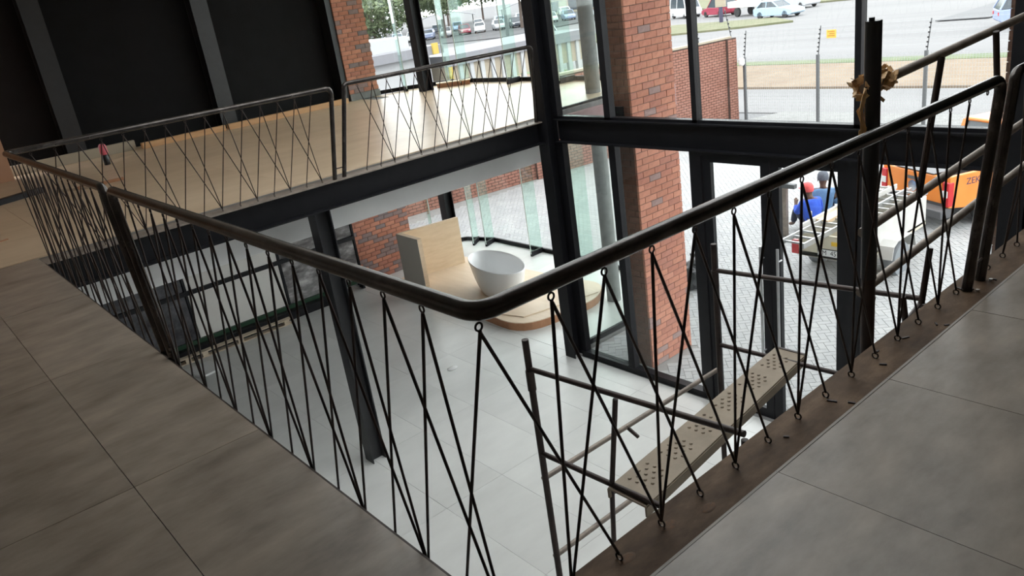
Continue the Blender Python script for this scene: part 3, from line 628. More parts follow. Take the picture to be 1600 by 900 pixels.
# ================================================================== OUTSIDE
def ground(name, label, cat, poly, z0, z1, m): return tag(M().prism(poly, z0, z1).build(name, m), label, cat)
go = tag(M().box(-60, 260, -120, 320, -4.2, -3.70).build('ground', 'asphalt'), kind='structure')
yard = struct('floor_yard', (12, 6, OUT))
M().prism([(6.42, -6), (22.5, -6), (22.5, 14.9), (5, 17.2), (5, 13.3), (7.6, 13.9)]+[(x+.06, y) for x, y in FP[1:-1]]+[(8.95, 6.56), (6.42, 6.56)], -3.72, OUT-.007).build('bedding', 'paver_joint', yard)
# herringbone pavers
pav = []; S_, Lp = .1, .2
c45 = math.cos(math.pi/4)
def inside(x, y):
    if x < 6.47 or x > 19.5 or y < -1 or y > 15.6: return False
    if y > 6.5 and x < fp_x(min(y, 13.7))+.16: return False
    if y > 6.5 and x < 9.05: return False
    if y > 16.9-.131*(x-5)-.15: return False
    if 6.5 < x < 7.5 and (5.25 < y < 5.8 or .68 < y < 1.26): return False
    return True
for i in range(-150, 150):
    for j in range(-60, 90):
        for k in range(2):
            # classic herringbone: one horizontal and one vertical brick per cell
            u = i*S_+j*4*S_*.5*0; 
            if k == 0: cu, cv, hu, hv = (i+1)*S_+j*4*S_, i*S_+S_/2, S_, S_/2
            else: cu, cv, hu, hv = (i+2.5)*S_+j*4*S_, (i)*S_+0, S_/2, S_
            x = 12+(cu-cv)*c45*1.0; y = 6+(cu+cv)*c45
            if inside(x, y): pav.append((x, y, hu, hv))
pav.sort(key=lambda a: (a[0]-(-.9))**2+(a[1]+1.3)**2+ (0 if 1.3 < a[1] < 6 else 400))
def paver_verts(x, y, hu, hv, z, g=.004):
    out = []
    for z_ in (z-.02, z):
        for su, sv in ((-1, -1), (1, -1), (1, 1), (-1, 1)):
            u, v = su*(hu-g), sv*(hv-g); out.append((x+(u-v)*c45, y+(u+v)*c45, z_))
    return out
pm_ = {}
for hu, hv in ((S_, S_/2), (S_/2, S_)):
    m = M(); m.add(paver_verts(0, 0, hu, hv, 0), [(4, 5, 6, 7), (0, 1, 5, 4), (1, 2, 6, 5), (2, 3, 7, 6), (3, 0, 4, 7)]); pm_[(hu, hv)] = m.mesh('paver', 'paver_grey')
for x, y, hu, hv in pav[:300]: inst('paver', pm_[(hu, hv)], yard, (x, y, OUT+random.uniform(-.001, .001)))
m = M()
for x, y, hu, hv in pav[300:]: m.add(paver_verts(x, y, hu, hv, OUT), [(4, 5, 6, 7), (0, 1, 5, 4), (1, 2, 6, 5), (2, 3, 7, 6), (3, 0, 4, 7)])
me = bpy.data.meshes.new('paving'); me.from_pydata(m.v, [], m.f); me.materials.append(MATS['paver_grey']); o = bpy.data.objects.new('paving', me); COL.objects.link(o); o.parent = yard; o.location = -ORG[yard.name]; o['kind'] = 'stuff'
# boundary wall
bw = thing('boundary_wall', 'long red brick boundary wall beyond the paved yard', 'wall', (14, 15.7, OUT))
P0, P1 = V((4.0, 17.03, 0)), V((22.2, 14.74, 0)); u_ = (P1-P0).normalized(); n_ = V((u_.y, -u_.x, 0))
def wprism(p, q, th, z0, z1): d = (q-p).normalized(); n = V((-d.y, d.x, 0))*th; return M().prism([(p.x, p.y), (q.x, q.y), (q.x+n.x, q.y+n.y), (p.x+n.x, p.y+n.y)], z0, z1)
wprism(P0, P1, .22, OUT-.1, -.80).build('mortar_core', 'mortar_dark', bw)
brick_stuff(bw, (P0.x, P0.y), (P1.x, P1.y), OUT, -.80, 'brick_far')
wprism(P0-n_*-.03, P1-n_*-.03, .28, -.80, -.74).build('coping', 'wall_cream', bw)
for d in (4.2, 9.95, 14.4, 18.08):
    a = P0+u_*d+n_*.10; b = a+u_*.4; pr = wprism(a, b, .10, OUT-.1, -.80).build('pilaster', 'mortar_dark', bw); brick_stuff(bw, (a.x, a.y), (b.x, b.y), OUT, -.80, 'brick_far', 'pilaster_brickwork')
a, b = P1-u_*.0, P1+V((0, .22, 0)); 
# electric strand brackets
def strand_post(name, label, x, y, z0, z1, zt, dx=0, dy=-.1, group=None, cam_box=False):
    t = thing(name, label, 'fence post', (x, y, z0), group)
    if z1 > z0+.05: M().box(x-.04, x+.04, y-.04, y+.04, z0, z1).build('post', 'post_grey', t)
    M().pipe([(x, y, z1-.2), (x+dx, y+dy, zt)], .016, 8).build('bracket', 'post_grey', t)
    for k in range(6):
        f = .12+.15*k; zz = z1+(zt-z1)*f; M().lathe([(.03, zz-.02), (.03, zz+.02)], (x+dx*f-.02, y+dy*f, 0), n=8).build('insulator', 'black_plastic', t)
    if cam_box: M().lathe([(.07, z1-.25), (.10, z1-.2), (.10, z1-.05), (.06, z1)], (x-.1, y+.04, 0), n=12).build('siren_box', 'white_plastic', t)
    return t
FX = 22.42
fence_y = [14.40, 11.78, 8.55, 5.3, 2.05]
for i, y in enumerate(fence_y): strand_post('fence_post', ['grey fence post beside the end of the brick wall', 'grey fence post carrying the small orange sign', 'grey fence post behind the guard tubes', 'grey fence post hidden behind the right pillar', 'farthest right grey fence post'][i], FX, y, OUT-.1, -1.47, -.62, 0, -.1, 'electric fence posts', i == 0)
for i, d in enumerate((16.9, 18.4)):
    a = P0+u_*d; strand_post('strand_bracket', ['wall top strand bracket on the brick wall, left one', 'wall top strand bracket at the brick wall end'][i], a.x, a.y, -.74, -.70, .15, 0, .25, 'strand brackets on the wall')
sg = thing('warning_sign', 'small orange warning sign hanging on the fence strands', 'sign', (22.4, 11.3, -.9)); M().box(22.39, 22.41, 11.18, 11.48, -1.0, -.76).build('plate', 'sign_orange', sg)
for k in range(3): M().box(22.385, 22.391, 11.22, 11.44-.05*(k % 2), -.82-.06*k, -.80-.06*k).build('text_line', 'sign_ink', sg)
for i, (y0, y1) in enumerate(zip(fence_y, fence_y[1:])):
    t = thing('wire_fence', ['wire mesh fence panel next to the brick wall', 'wire mesh fence panel in the middle of the window', 'wire mesh fence panel behind the guard tubes', 'wire mesh fence panel at the far right'][i], 'fence', (FX, (y0+y1)/2, OUT), 'wire mesh fence panels')
    m = M(); yy = y1+.06
    while yy < y0-.05: m.bar((FX, yy, OUT-.05), (FX, yy, -1.5), .005, .005, up=(1, 0, 0)); yy += .0762
    zz = OUT
    while zz < -1.48: m.bar((FX, y1, zz), (FX, y0, zz), .005, .005); zz += .10
    tag(m.build('wire_mesh', 'wire', t), kind='stuff')
    for k in range(5): M().pipe([(FX, y1-.09*0, -1.3+.16*k), (FX, y0, -1.3+.16*k)], .003, 4).build('strand', 'wire', t)
# street
ground('kerb_strip', 'pale gravel verge just beyond the wire fence', 'verge', [(22.6, -40), (24.2, -40), (24.2, 14), (22.6, 14.6)], -3.7, -3.60, 'concrete')
ground('service_road', 'pale grey service road beyond the wire fence', 'road', [(24.2, -60), (29.4, -60), (28.8, 19), (28.1, 60), (23.2, 60), (24.2, 14)], -3.7, -3.66, 'road_pale')
ground('soil_verge', 'bare brown soil verge between the two roads', 'verge', [(29.6, -60), (36.6, -60), (35.2, 17.5), (35.2, 24), (33, 70), (28.2, 70), (29.0, 19)], -3.7, -3.60, 'soil')
ground('grass_edge', 'green grass edge along the brown soil verge', 'grass', [(36.6, -60), (38.4, -60), (36.4, 17.5), (36.4, 24), (34.5, 70), (33, 70), (35.2, 24), (35.2, 17.5)], -3.7, -3.58, 'grass_edge')
ground('main_road', 'wide pale main road crossing behind the fence', 'road', [(38.4, -60), (120, -60), (120, 78), (70, 78), (34.5, 69), (36.4, 24), (36.4, 17.5)], -3.7, -3.65, 'road_pale')
ground('traffic_island', 'grass traffic island in front of the parked vehicles', 'island', [(57.5, 33.5), (61.5, 37.5), (62, 48), (61, 57), (51.5, 57), (52, 46), (55.5, 37)], -3.65, -3.5, 'dry_grass')
ground('far_verge', 'dry grass verge on the far side of the main road', 'verge', [(76, 31), (84, 34), (105, 76), (88, 76), (82, 60), (75.5, 42)], -3.65, -3.5, 'dry_grass')
ground('left_road', 'grey street beyond the bowed glass front', 'road', [(30, 70), (60, 77), (61, 100), (69, 160), (20, 120)], -3.69, -3.64, 'road_pale')
ground('left_verge', 'grass verge beyond the bowed glass front', 'verge', [(50, 58), (58, 62), (61, 68), (57, 74), (46, 70)], -3.64, -3.5, 'dry_grass')
ground('car_park', 'dark car park surface in front of the parked cars', 'car park', [(66, 79), (115, 79), (115, 180), (71, 165), (62, 100)], -3.66, -3.58, 'car_park_tar')
tag(M().box(51, 62, 17.2, 20.2, -3.6, -3.56).build('road_patch', 'asphalt', None), 'dark tar patch on the main road at the right', 'road patch')
# ------------------------------------------------------------------ vehicles (local: x forward, y left, rear at x = 0)
WH = {}
def wheel(t, x, y, r, wd, rimm='rim_cream', tyre='rubber', sgn=1):
    o = M().lathe([(r*.62, -wd/2), (r*.93, -wd/2), (r, -wd/2+.03), (r, wd/2-.03), (r*.93, wd/2), (r*.62, wd/2)], (x, y, r), axis='y', n=24).build('wheel', tyre, t, smooth=True, local=True); ORG[o.name] = V((0, 0, 0))
    h = M().lathe([(r*.62, -wd/2+.02), (r*.6, wd/2*.9), (r*.5, wd/2*.75), (r*.2, wd/2*.8), (.02, wd/2*.85)] if sgn > 0 else [(.02, -wd/2*.85), (r*.2, -wd/2*.8), (r*.5, -wd/2*.75), (r*.6, -wd/2*.9), (r*.62, wd/2-.02)], (x, y, r), axis='y', n=24)
    h.build('rim', rimm, o, smooth=True, local=True)
    return o
def car(name, label, cat, loc, rz, paint, L=4.1, Wd=1.66, H=1.4, kind='sedan', group=None, small=False):
    t = thing(name, label, cat, loc, group, rz); y = Wd/2
    if kind == 'sedan':
        body = [(0, .38), (0, .82), (.12, .9), (.85, .94), (2.65, .92), (3.6, .80), (L-.05, .66), (L, .35), (L-.3, .22), (.2, .22)]; cab = [(.35, .92), (.85, H), (2.05, H), (2.75, .92)]
    elif kind == 'hatch':
        body = [(0, .38), (0, .9), (2.9, .94), (3.6, .82), (L-.05, .66), (L, .35), (L-.3, .22), (.2, .22)]; cab = [(.03, .92), (.3, H), (2.2, H), (2.95, .92)]
    elif kind == 'van':
        body = [(0, .4), (0, 1.05), (L-.5, 1.05), (L-.08, .85), (L, .4), (L-.2, .26), (.2, .26)]; cab = [(.02, 1.03), (.12, H), (L-1.0, H), (L-.45, 1.03)]
    else:   # pickup
        body = [(0, .5), (0, 1.0), (2.9, 1.0), (3.9, .95), (L-.05, .8), (L, .4), (L-.3, .3), (.2, .32)]; cab = [(1.5, 1.0), (1.6, H), (2.6, H), (3.2, 1.0)]
    M().side(body, -y, y).build('body', paint, t, bevel=.05, local=True)
    g = M(); n = len(cab); inn = .1
    vs = [(a, -y+(.03 if b < H-.01 else inn+.05), b) for a, b in cab]+[(a, y-(.03 if b < H-.01 else inn+.05), b) for a, b in cab]
    g.add(vs, [tuple(range(n)), tuple(range(n, 2*n))[::-1]]+[(i, n+i, n+(i+1) % n, (i+1) % n) for i in range(n)]); g.build('window_glass', 'car_glass', t, local=True)
    xs = [a for a, b in cab if b > H-.01]
    M().box(min(xs)-.03, max(xs)+.03, -y+inn+.03, y-inn-.03, H-.02, H+.035).build('roof', paint, t, bevel=.02, local=True)
    for s_ in (-1, 1):
        for (a, b), (c, d) in ((cab[0], cab[1]), (cab[3], cab[2])): M().bar((a, s_*(y-.035), b), (c, s_*(y-inn-.04), d), .07, .07, up=(0, 1, 0)).build('pillar', paint, t, local=True)
        mx_ = (cab[1][0]+cab[2][0])/2; M().bar((mx_, s_*(y-.03), 1.0 if kind != 'sedan' else .9), (mx_, s_*(y-inn-.035), H), .07, .05, up=(0, 1, 0)).build('pillar', paint, t, local=True)
        wheel(t, .75, s_*(y-.1), .3, .2, 'chrome', 'rubber', s_); wheel(t, L-.8, s_*(y-.1), .3, .2, 'chrome', 'rubber', s_)
        M().box(-.02, .03, s_*(y-.18)-.12, s_*(y-.18)+.12, .62, .78).build('tail_lamp', 'lamp_red', t, local=True); M().box(L-.12, L-.02, s_*(y-.25)-.14, s_*(y-.25)+.14, .56, .68).build('head_lamp', 'lamp_clear', t, local=True)
    return t
R = math.radians
car('sedan', 'pale blue sedan driving on the main road', 'car', (63.6, 40.4, -3.65), R(-100), 'car_blue', 4.3, 1.66, 1.38)
car('delivery_van', 'white van behind the window mullion on the far road', 'van', (73.0, 56.8, -3.65), R(-118), 'car_white', 4.4, 1.75, 2.0, 'van')
car('pickup', 'maroon pickup with white canopy on the far road', 'car', (69.4, 47.4, -3.65), R(68), 'car_maroon', 4.1, 1.7, 1.75, 'hatch')
tr = thing('flatbed_truck', 'white flatbed truck behind the pale blue sedan', 'truck', (68.5, 46.2, -3.65), None, R(-108))
M().box(0, 4.6, -.95, .95, .85, 1.0).build('bed', 'car_white', tr, local=True)
for s_ in (-.95, .9): M().box(0, 4.6, s_, s_+.05, 1.0, 1.4).build('side_board', 'car_white', tr, local=True)
M().box(0, .05, -.95, .95, 1.0, 1.4).build('side_board', 'car_white', tr, local=True)
M().side([(4.65, .5), (4.65, 2.1), (5.6, 2.1), (6.1, 1.3), (6.15, .5)], -.9, .9).build('cab', 'car_white', tr, bevel=.05, local=True)
M().box(4.9, 5.5, -.92, .92, 1.35, 1.95).build('cab_window', 'car_glass', tr, local=True)
for x_ in (1.3, 5.2):
    for s_ in (-1, 1): wheel(tr, x_, s_*.8, .42, .25, 'car_white', 'rubber', s_)
car('hatchback', 'blue car half hidden behind the right brick pillar', 'car', (46.5, 15.3, -3.65), R(-60), 'car_sky', 3.8, 1.65, 1.45, 'hatch')
car('hatchback', 'white car seen above the far right balustrade', 'car', (56.8, 59.6, -3.55), R(150), 'car_white', 4.2, 1.7, 1.5, 'hatch')
car('estate_car', 'silver blue estate car at the top of the far road', 'car', (72.5, 43.5, -3.65), R(-110), 'car_silver', 4.3, 1.7, 1.5, 'van')
sp = thing('street_sign', 'blue street sign post on the traffic island', 'sign', (61.0, 42.6, -3.5)); M().pipe([(61, 42.6, -3.5), (61, 42.6, -2.2)], .18, 10).build('post', 'ink_blue', sp); M().box(60.9, 61.1, 42.1, 43.1, -2.2, -1.2).build('board', 'wall_cream', sp)
sp = thing('street_sign', 'blue and white sign post left of the white van', 'sign', (57.0, 45.6, -3.5)); M().pipe([(57, 45.6, -3.5), (57, 45.6, -.9)], .09, 10).build('post', 'post_grey', sp); M().box(56.95, 57.05, 45.2, 46.0, -1.6, -.3).build('board', 'car_sky', sp)
# ---- orange pickup (rear left corner, heading away to the right)
og = thing('pickup_truck', 'orange double cab pickup hitched to the trailer', 'pickup', (14.01, 5.105, -3.60), None, math.atan2(-.43, .906))
y = .86
M().side([(.0, .50), (.0, 1.06), (.02, 1.08), (1.55, 1.10), (1.62, 1.1), (3.7, 1.08), (4.9, .98), (5.1, .7), (5.1, .4), (4.7, .36), (4.55, .62), (4.25, .78), (3.95, .62), (3.8, .34), (1.5, .34), (1.32, .62), (1.02, .78), (.72, .62), (.6, .42)], -y, -y+.08).side([(.0, .50), (.0, 1.06), (.02, 1.08), (1.55, 1.10), (1.62, 1.1), (3.7, 1.08), (4.9, .98), (5.1, .7), (5.1, .4), (4.7, .36), (4.55, .62), (4.25, .78), (3.95, .62), (3.8, .34), (1.5, .34), (1.32, .62), (1.02, .78), (.72, .62), (.6, .42)], y-.08, y).build('side_panel', 'orange_paint', og, bevel=.015, local=True)
M().box(.0, 5.0, -y+.08, y-.08, .45, .60).box(1.62, 4.9, -y+.08, y-.08, .6, 1.05).build('chassis', 'bumper_grey', og, local=True)
M().box(.1, 1.6, -y+.09, y-.09, .60, .66).build('load_bed', 'bumper_grey', og, local=True)
tg = M().box(-.03, .04, -y+.16, y-.16, .56, 1.06).build('tailgate', 'orange_paint', og, bevel=.02, local=True); ORG[tg.name] = V((0, 0, 0))
M().box(-.045, -.03, -.14, .14, .90, .96).build('handle_recess', 'bumper_grey', tg, local=True); M().lathe([(.11, -.05), (.10, -.031)], (0, 0, .78), axis='x', n=20).build('oval_badge', 'chrome', tg, local=True)
M().box(-.042, -.03, -.08, .08, .77, .79).build('badge_bar', 'ink_blue', tg, local=True)
M().side([(1.62, 1.06), (1.78, 1.62), (3.1, 1.66), (3.95, 1.07)], -y+.14, y-.14).build('cab_glass', 'car_glass', og, local=True)
M().box(1.74, 3.15, -y+.15, y-.15, 1.62, 1.69).build('cab_roof', 'orange_paint', og, bevel=.03, local=True)
for s_ in (-1, 1):
    for p, q in (((1.62, 1.06), (1.78, 1.64)), ((2.75, 1.08), (2.78, 1.66)), ((3.95, 1.07), (3.1, 1.66))): M().bar((p[0], s_*(y-.1), p[1]), (q[0], s_*(y-.16), q[1]), .08, .08, up=(0, 1, 0)).build('cab_pillar', 'orange_paint', og, local=True)
    lm = M().box(-.035, .10, s_*(y-.07)-.075, s_*(y-.07)+.075, .52, .98).build('tail_lamp', 'lamp_red', og, bevel=.02, local=True); ORG[lm.name] = V((0, 0, 0))
    M().box(-.045, .06, s_*(y-.07)-.06, s_*(y-.07)+.06, .70, .82).build('reversing_lens', 'lamp_clear', lm, local=True)
    wheel(og, 1.02, s_*(y-.12), .36, .24, 'chrome', 'rubber', s_); wheel(og, 4.25, s_*(y-.12), .36, .24, 'chrome', 'rubber', s_)
bm_ = M().side([(-.14, .30), (-.16, .46), (-.02, .50), (.1, .50), (.1, .30)], -y+.03, y-.03).build('rear_bumper', 'bumper_grey', og, bevel=.02, local=True)
M().box(-.03, 1.62, -.5, .5, 1.075, 1.09).build('bed_cover', 'bumper_grey', og, local=True)
M().box(-.155, -.145, -.15, .25, .5, .60).build('number_plate', 'plate_white', og, local=True)
M().pipe([(-.3, 0, .40), (.1, 0, .40)], .03, 10).build('tow_bar', 'bumper_grey', og, local=True)
text_mesh('ZEKRO', .17, 'ink_blue', 'side_lettering', og, (.62, -y-.003, .93), (math.pi/2, 0, 0), .001, 1.0)
# ---- trailer
ZT = -3.60
tl = thing('utility_trailer', 'cream utility trailer loaded with ladders', 'trailer', (10.5, 4.9, ZT), None, 0)
M().box(0, 2.25, -.55, .55, .46, .54).build('floor_pan', 'trailer_cream', tl, local=True)
tb = M().box(0, .04, -.55, .55, .46, .86).build('tailboard', 'trailer_cream', tl, bevel=.006, local=True); ORG[tb.name] = V((0, 0, 0))
for s_ in (-.55, .51): M().box(.04, 2.25, s_, s_+.04, .5, .98).build('side_board', 'trailer_white', tl, bevel=.006, local=True)
M().box(2.21, 2.25, -.51, .51, .5, .95).build('front_board', 'trailer_white', tl, local=True)
M().box(-.012, 0, -.44, -.04, .70, .765).build('reflective_tape', 'yellow_tape', tb, local=True)
np_ = M().box(-.012, 0, -.32, .20, .50, .63).build('number_plate', 'ink_black', tb, local=True); M().box(-.014, -.011, -.31, .19, .51, .62).build('plate_face', 'plate_white', np_, local=True)
text_mesh('FM  45 GP', .115, 'ink_black', 'plate_lettering', tl, (-.015, -.06, .565), (math.pi/2, 0, -math.pi/2), .001, .92)
for s_ in (-.60, .60): M().box(-.02, .03, s_-.06, s_+.06, .48, .72).build('tail_lamp', 'lamp_red', tl, local=True)
for s_ in (-1, 1):
    wheel(tl, .92, s_*.66, .29, .2, 'rim_cream', 'rubber_dusty', s_)
    m = M(); pts = [(.50, .40), (.56, .60), (.70, .67), (1.15, .67), (1.29, .60), (1.35, .40)]
    for p, q in zip(pts, pts[1:]): m.bar((p[0], s_*.67, p[1]), (q[0], s_*.67, q[1]), .24, .012, up=(.01, 0, 1))
    m.build('mudguard', 'trailer_white', tl, local=True)
for a_ in range(5): M().lathe([(.022, -.78), (.022, -.745)], (.92+.07*math.cos(a_*1.2566), 0, .29+.07*math.sin(a_*1.2566)), axis='y', n=8).build('wheel_nut', 'bumper_grey', tl, local=True)
M().bar((2.2, 0, .46), (3.35, .15, .42), .07, .07).build('drawbar', 'bumper_grey', tl, local=True)
M().box(.1, .3, -.4, -.1, .30, .46).build('toolbox', 'bumper_grey', tl, local=True)
M().pipe([(.35, .52, .9), (.35, .52, 1.12)], .02, 8).pipe([(.35, -.52, .95), (.35, -.52, 1.05)], .02, 8).build('rack_peg', 'trailer_white', tl, local=True)
# ladders on the trailer
def ladder(label, p, q, wd, m, rungs, zoff=0):
    p, q = V(p), V(q); d = (q-p).normalized(); a = V((-d.y, d.x, 0)).normalized()*wd/2
    t = thing('ladder', label, 'ladder', tuple(p), 'ladders on the trailer')
    for s_ in (-1, 1): M().bar(p+a*s_, q+a*s_, .03, .085).build('stile', m, t)
    for k in range(rungs): c = p.lerp(q, (k+.4)/rungs); M().bar(c-a, c+a, .035, .03).build('rung', m, t)
    return t
ladder('bright aluminium ladder overhanging the rear of the trailer', (9.78, 5.14, -2.69), (13.35, 5.08, -2.72), .40, 'aluminium', 13)
ladder('lower aluminium ladder lying along the right side of the trailer', (10.6, 4.60, -2.60), (13.0, 4.62, -2.62), .34, 'aluminium', 9)
ladder('dark topped ladder stacked above the other ladders', (11.7, 5.22, -2.58), (13.1, 5.2, -2.60), .34, 'trailer_white', 6)
tag(M().box(11.0, 12.4, 5.2, 5.42, -2.72, -2.66).build('load_board', 'plywood', None), 'tan board lying on the trailer beside the ladders', 'board')
# T stand
ts = thing('steel_stand', 'grey T-shaped steel stand beyond the trailer', 'stand', (12.25, 6.75, OUT)); M().box(12.21, 12.29, 6.71, 6.79, OUT, -2.5).build('post', 'old_tube', ts); M().box(12.2, 12.3, 6.53, 6.97, -2.56, -2.48).build('crossbar', 'post_grey', ts); M().box(12.21, 12.29, 6.71, 6.79, -2.48, -2.38).build('stub', 'post_grey', ts); M().box(12.1, 12.4, 6.67, 6.9, OUT, OUT+.012).build('foot_plate', 'post_grey', ts)
bg_ = thing('refuse_bag', 'black refuse bag on the paving behind the brick pillar', 'bag', (9.35, 6.75, OUT))
bm = bmesh.new(); bmesh.ops.create_icosphere(bm, subdivisions=4, radius=.27)
for v in bm.verts:
    n = noise.noise(v.co*7)*.05+noise.noise(v.co*17)*.02; v.co += v.co.normalized()*n; v.co.z = max(v.co.z*1.05, -.2)
me = bpy.data.meshes.new('sack'); bm.to_mesh(me); bm.free(); me.materials.append(MATS['bin_bag']); o = bpy.data.objects.new('sack', me); COL.objects.link(o); o.parent = bg_; o.location = (0, 0, .2)
M().pipe([(9.35, 6.75, OUT+.43), (9.35, 6.76, OUT+.5), (9.38, 6.77, OUT+.57)], [.05, .025, .06], 8).build('tied_neck', 'bin_bag', bg_)
# ------------------------------------------------------------------ people
def skin(name, m, parent, joints, edges, loc=(0, 0, 0), sub=2):
    me = bpy.data.meshes.new(name); me.from_pydata([j[0] for j in joints], edges, []); me.materials.append(MATS[m])
    o = bpy.data.objects.new(name, me); COL.objects.link(o)
    md = o.modifiers.new('skin', 'SKIN'); md.use_smooth_shade = True
    for i, j in enumerate(joints):
        r = j[1]; r = r if isinstance(r, tuple) else (r, r); me.skin_vertices[0].data[i].radius = r
    me.skin_vertices[0].data[0].use_root = True
    s_ = o.modifiers.new('sub', 'SUBSURF'); s_.levels = sub; s_.render_levels = sub
    o.parent = parent; o.location = loc; return o
def person(label, loc, rz, top, legs, hat, lean, arm_l, arm_r, h=1.7, cap=False):
    """seated on a low kerb: hips just above the ground, knees drawn up in front"""
    t = thing('person', label, 'person', loc, None, rz); k = h/1.75; DZ = -.76
    P = lambda x, y, z: (x*k+lean*max(0, z-.95)*k, y*k, (z+DZ)*k-abs(lean)*.12*max(0, z-.95)*k)
    Q = lambda x, y, z: (x*k, y*k, z*k)
    J = [(P(0, 0, .95), (.15, .12)), (P(0, 0, 1.15), (.14, .105)), (P(0, 0, 1.36), (.17, .12)), (P(0, 0, 1.47), (.07, .07)), (P(.01, 0, 1.53), .055), (P(.03, 0, 1.60), .085), (P(.03, 0, 1.68), (.092, .095)), (P(.02, 0, 1.755), .05)]
    E_ = [(i, i+1) for i in range(7)]
    def limb(st, pts):
        prev = st
        for p, r in pts: J.append((p, r)); E_.append((prev, len(J)-1)); prev = len(J)-1
        return prev
    hands = []
    for s_, arm in ((1, arm_l), (-1, arm_r)):
        e_ = limb(2, [(P(0, s_*.19, 1.40), .068), (P(*arm[0]), .05), (P(*arm[1]), .036), (P(*arm[2]), (.042, .022))]); hx = V(J[e_][0]); pv = V(J[e_-1][0]); d = (hx-pv).normalized()
        sd = d.orthogonal().normalized()
        for f_ in range(5): J.append((tuple(hx+d*(.06+.012*(2-abs(f_-2)) if f_ else .03)+sd*(.018*(f_-2) if f_ else -.05)), .009)); E_.append((e_, len(J)-1))
        limb(0, [(Q(.06, s_*.11, .20), .085), (Q(.40, s_*.14, .44), .06), (Q(.52, s_*.13, .09), .04), (Q(.66, s_*.13, .04), (.04, .03))])
    skin('body', 'skin', t, J, E_)
    # clothes follow the same joints, slightly larger
    CJ = [(P(-.01, 0, .90), (.19, .16)), (J[1][0], (.19, .15)), (J[2][0], (.21, .155)), (P(0, 0, 1.46), (.085, .085))]; CE = [(0, 1), (1, 2), (2, 3)]
    for s_, arm in ((1, arm_l), (-1, arm_r)):
        prev = 2
        for p, r in ((P(0, s_*.19, 1.40), .085), (P(*arm[0]), .068), (P(*arm[1]), .05)): CJ.append((p, r)); CE.append((prev, len(CJ)-1)); prev = len(CJ)-1
    skin('jacket', top, t, CJ, CE)
    LJ = [(P(0, 0, .95), (.16, .13))]; LE = []
    for s_ in (1, -1):
        prev = 0
        for p, r in ((Q(.06, s_*.11, .20), .10), (Q(.40, s_*.14, .44), .078), (Q(.52, s_*.13, .11), .06)): LJ.append((p, r)); LE.append((prev, len(LJ)-1)); prev = len(LJ)-1
    skin('trousers', legs, t, LJ, LE)
    hd = V(P(.03, 0, 1.69))
    M().lathe([(.112, -.055), (.116, -.02), (.108, .05), (.08, .095), (.03, .115)], tuple(hd), n=20, sx=1.05, sy=.95).build('hat', hat, t, smooth=True, local=True)
    if cap: M().box(hd.x+.08, hd.x+.2, hd.y-.07, hd.y+.07, hd.z-.03, hd.z-.018).build('cap_peak', hat, t, bevel=.005, local=True)
    for s_ in (-1, 1):
        e_ = V(P(.03, s_*.098, 1.63)); M().lathe([(.012, -.03), (.02, 0), (.012, .03)], tuple(e_), n=8, sx=.9, sy=.5).build('ear', 'skin', t, smooth=True, local=True)
        M().lathe([(.008, -.006), (.011, 0), (.008, .006)], (hd.x+.093, s_*.035, hd.z-.035), n=8).build('eye', 'plate_white', t, local=True)
    M().lathe([(.014, -.03), (.012, 0), (.005, .02)], (hd.x+.105, 0, hd.z-.055), n=8).build('nose', 'skin', t, local=True); M().box(hd.x+.088, hd.x+.098, -.028, .028, hd.z-.112, hd.z-.10).build('mouth', 'cap_red', t, local=True)
    return t
tag(M().prism([(12.3, 6.1), (13.6, 6.3), (13.55, 6.85), (12.25, 6.65)], OUT, OUT+.05).build('kerb_slab', 'concrete', None), 'low concrete slab the two seated workers sit on', 'slab')
person('person in grey beanie and blue jacket seated beyond the trailer, back turned', (13.22, 6.52, OUT+.05), R(25), 'blue_jacket', 'navy', 'beanie_grey', .04, ((.1, .27, 1.16), (.3, .2, 1.1), (.37, .18, 1.1)), ((.1, -.27, 1.16), (.3, -.2, 1.1), (.37, -.18, 1.1)), 1.72)
person('person in red cap and bright blue jacket hunched next to the beanie wearer', (12.62, 6.38, OUT+.05), R(65), 'royal_blue', 'navy', 'cap_red', .22, ((.14, .26, 1.18), (.30, .16, 1.3), (.34, .12, 1.37)), ((.1, -.28, 1.16), (.28, -.2, 1.12), (.35, -.18, 1.12)), 1.6, True)
# ------------------------------------------------------------------ far left view: neighbouring yard, car park, trees
nbw = thing('neighbour_building', 'low white neighbouring building with grey roof and yellow trim', 'building', (20, 31, -3.65))
M().box(10, 20.6, 30, 36, -3.65, -.55).build('wall', 'wall_white', nbw); M().box(9.6, 21.2, 29.6, 36.4, -.55, -.15).build('roof_edge', 'roof_grey', nbw); M().box(20.55, 20.85, 29.5, 29.62, -.53, -.05).build('trim', 'yellow_paint', nbw); M().box(10, 20.0, 30.6, 36, -.15, .42).build('parapet', 'wall_white', nbw)
nb2 = thing('neighbour_canopy', 'long grey canopy roof with white posts beside the neighbouring building', 'canopy', (26, 31, -3.65))
M().box(21.4, 31, 29.8, 35, -1.25, -.75).build('roof_edge', 'roof_grey', nb2); M().box(21.4, 31, 30.0, 35, -2.3, -1.26).build('shade_band', 'wall_cream', nb2)
for k in range(14): M().box(21.5+.66*k, 21.72+.66*k, 29.9, 30.1, -3.65, -1.26).build('post', 'wall_white', nb2)
M().box(21.42, 21.6, 29.7, 29.8, -1.9, -1.26).build('yellow_panel', 'yellow_paint', nb2)
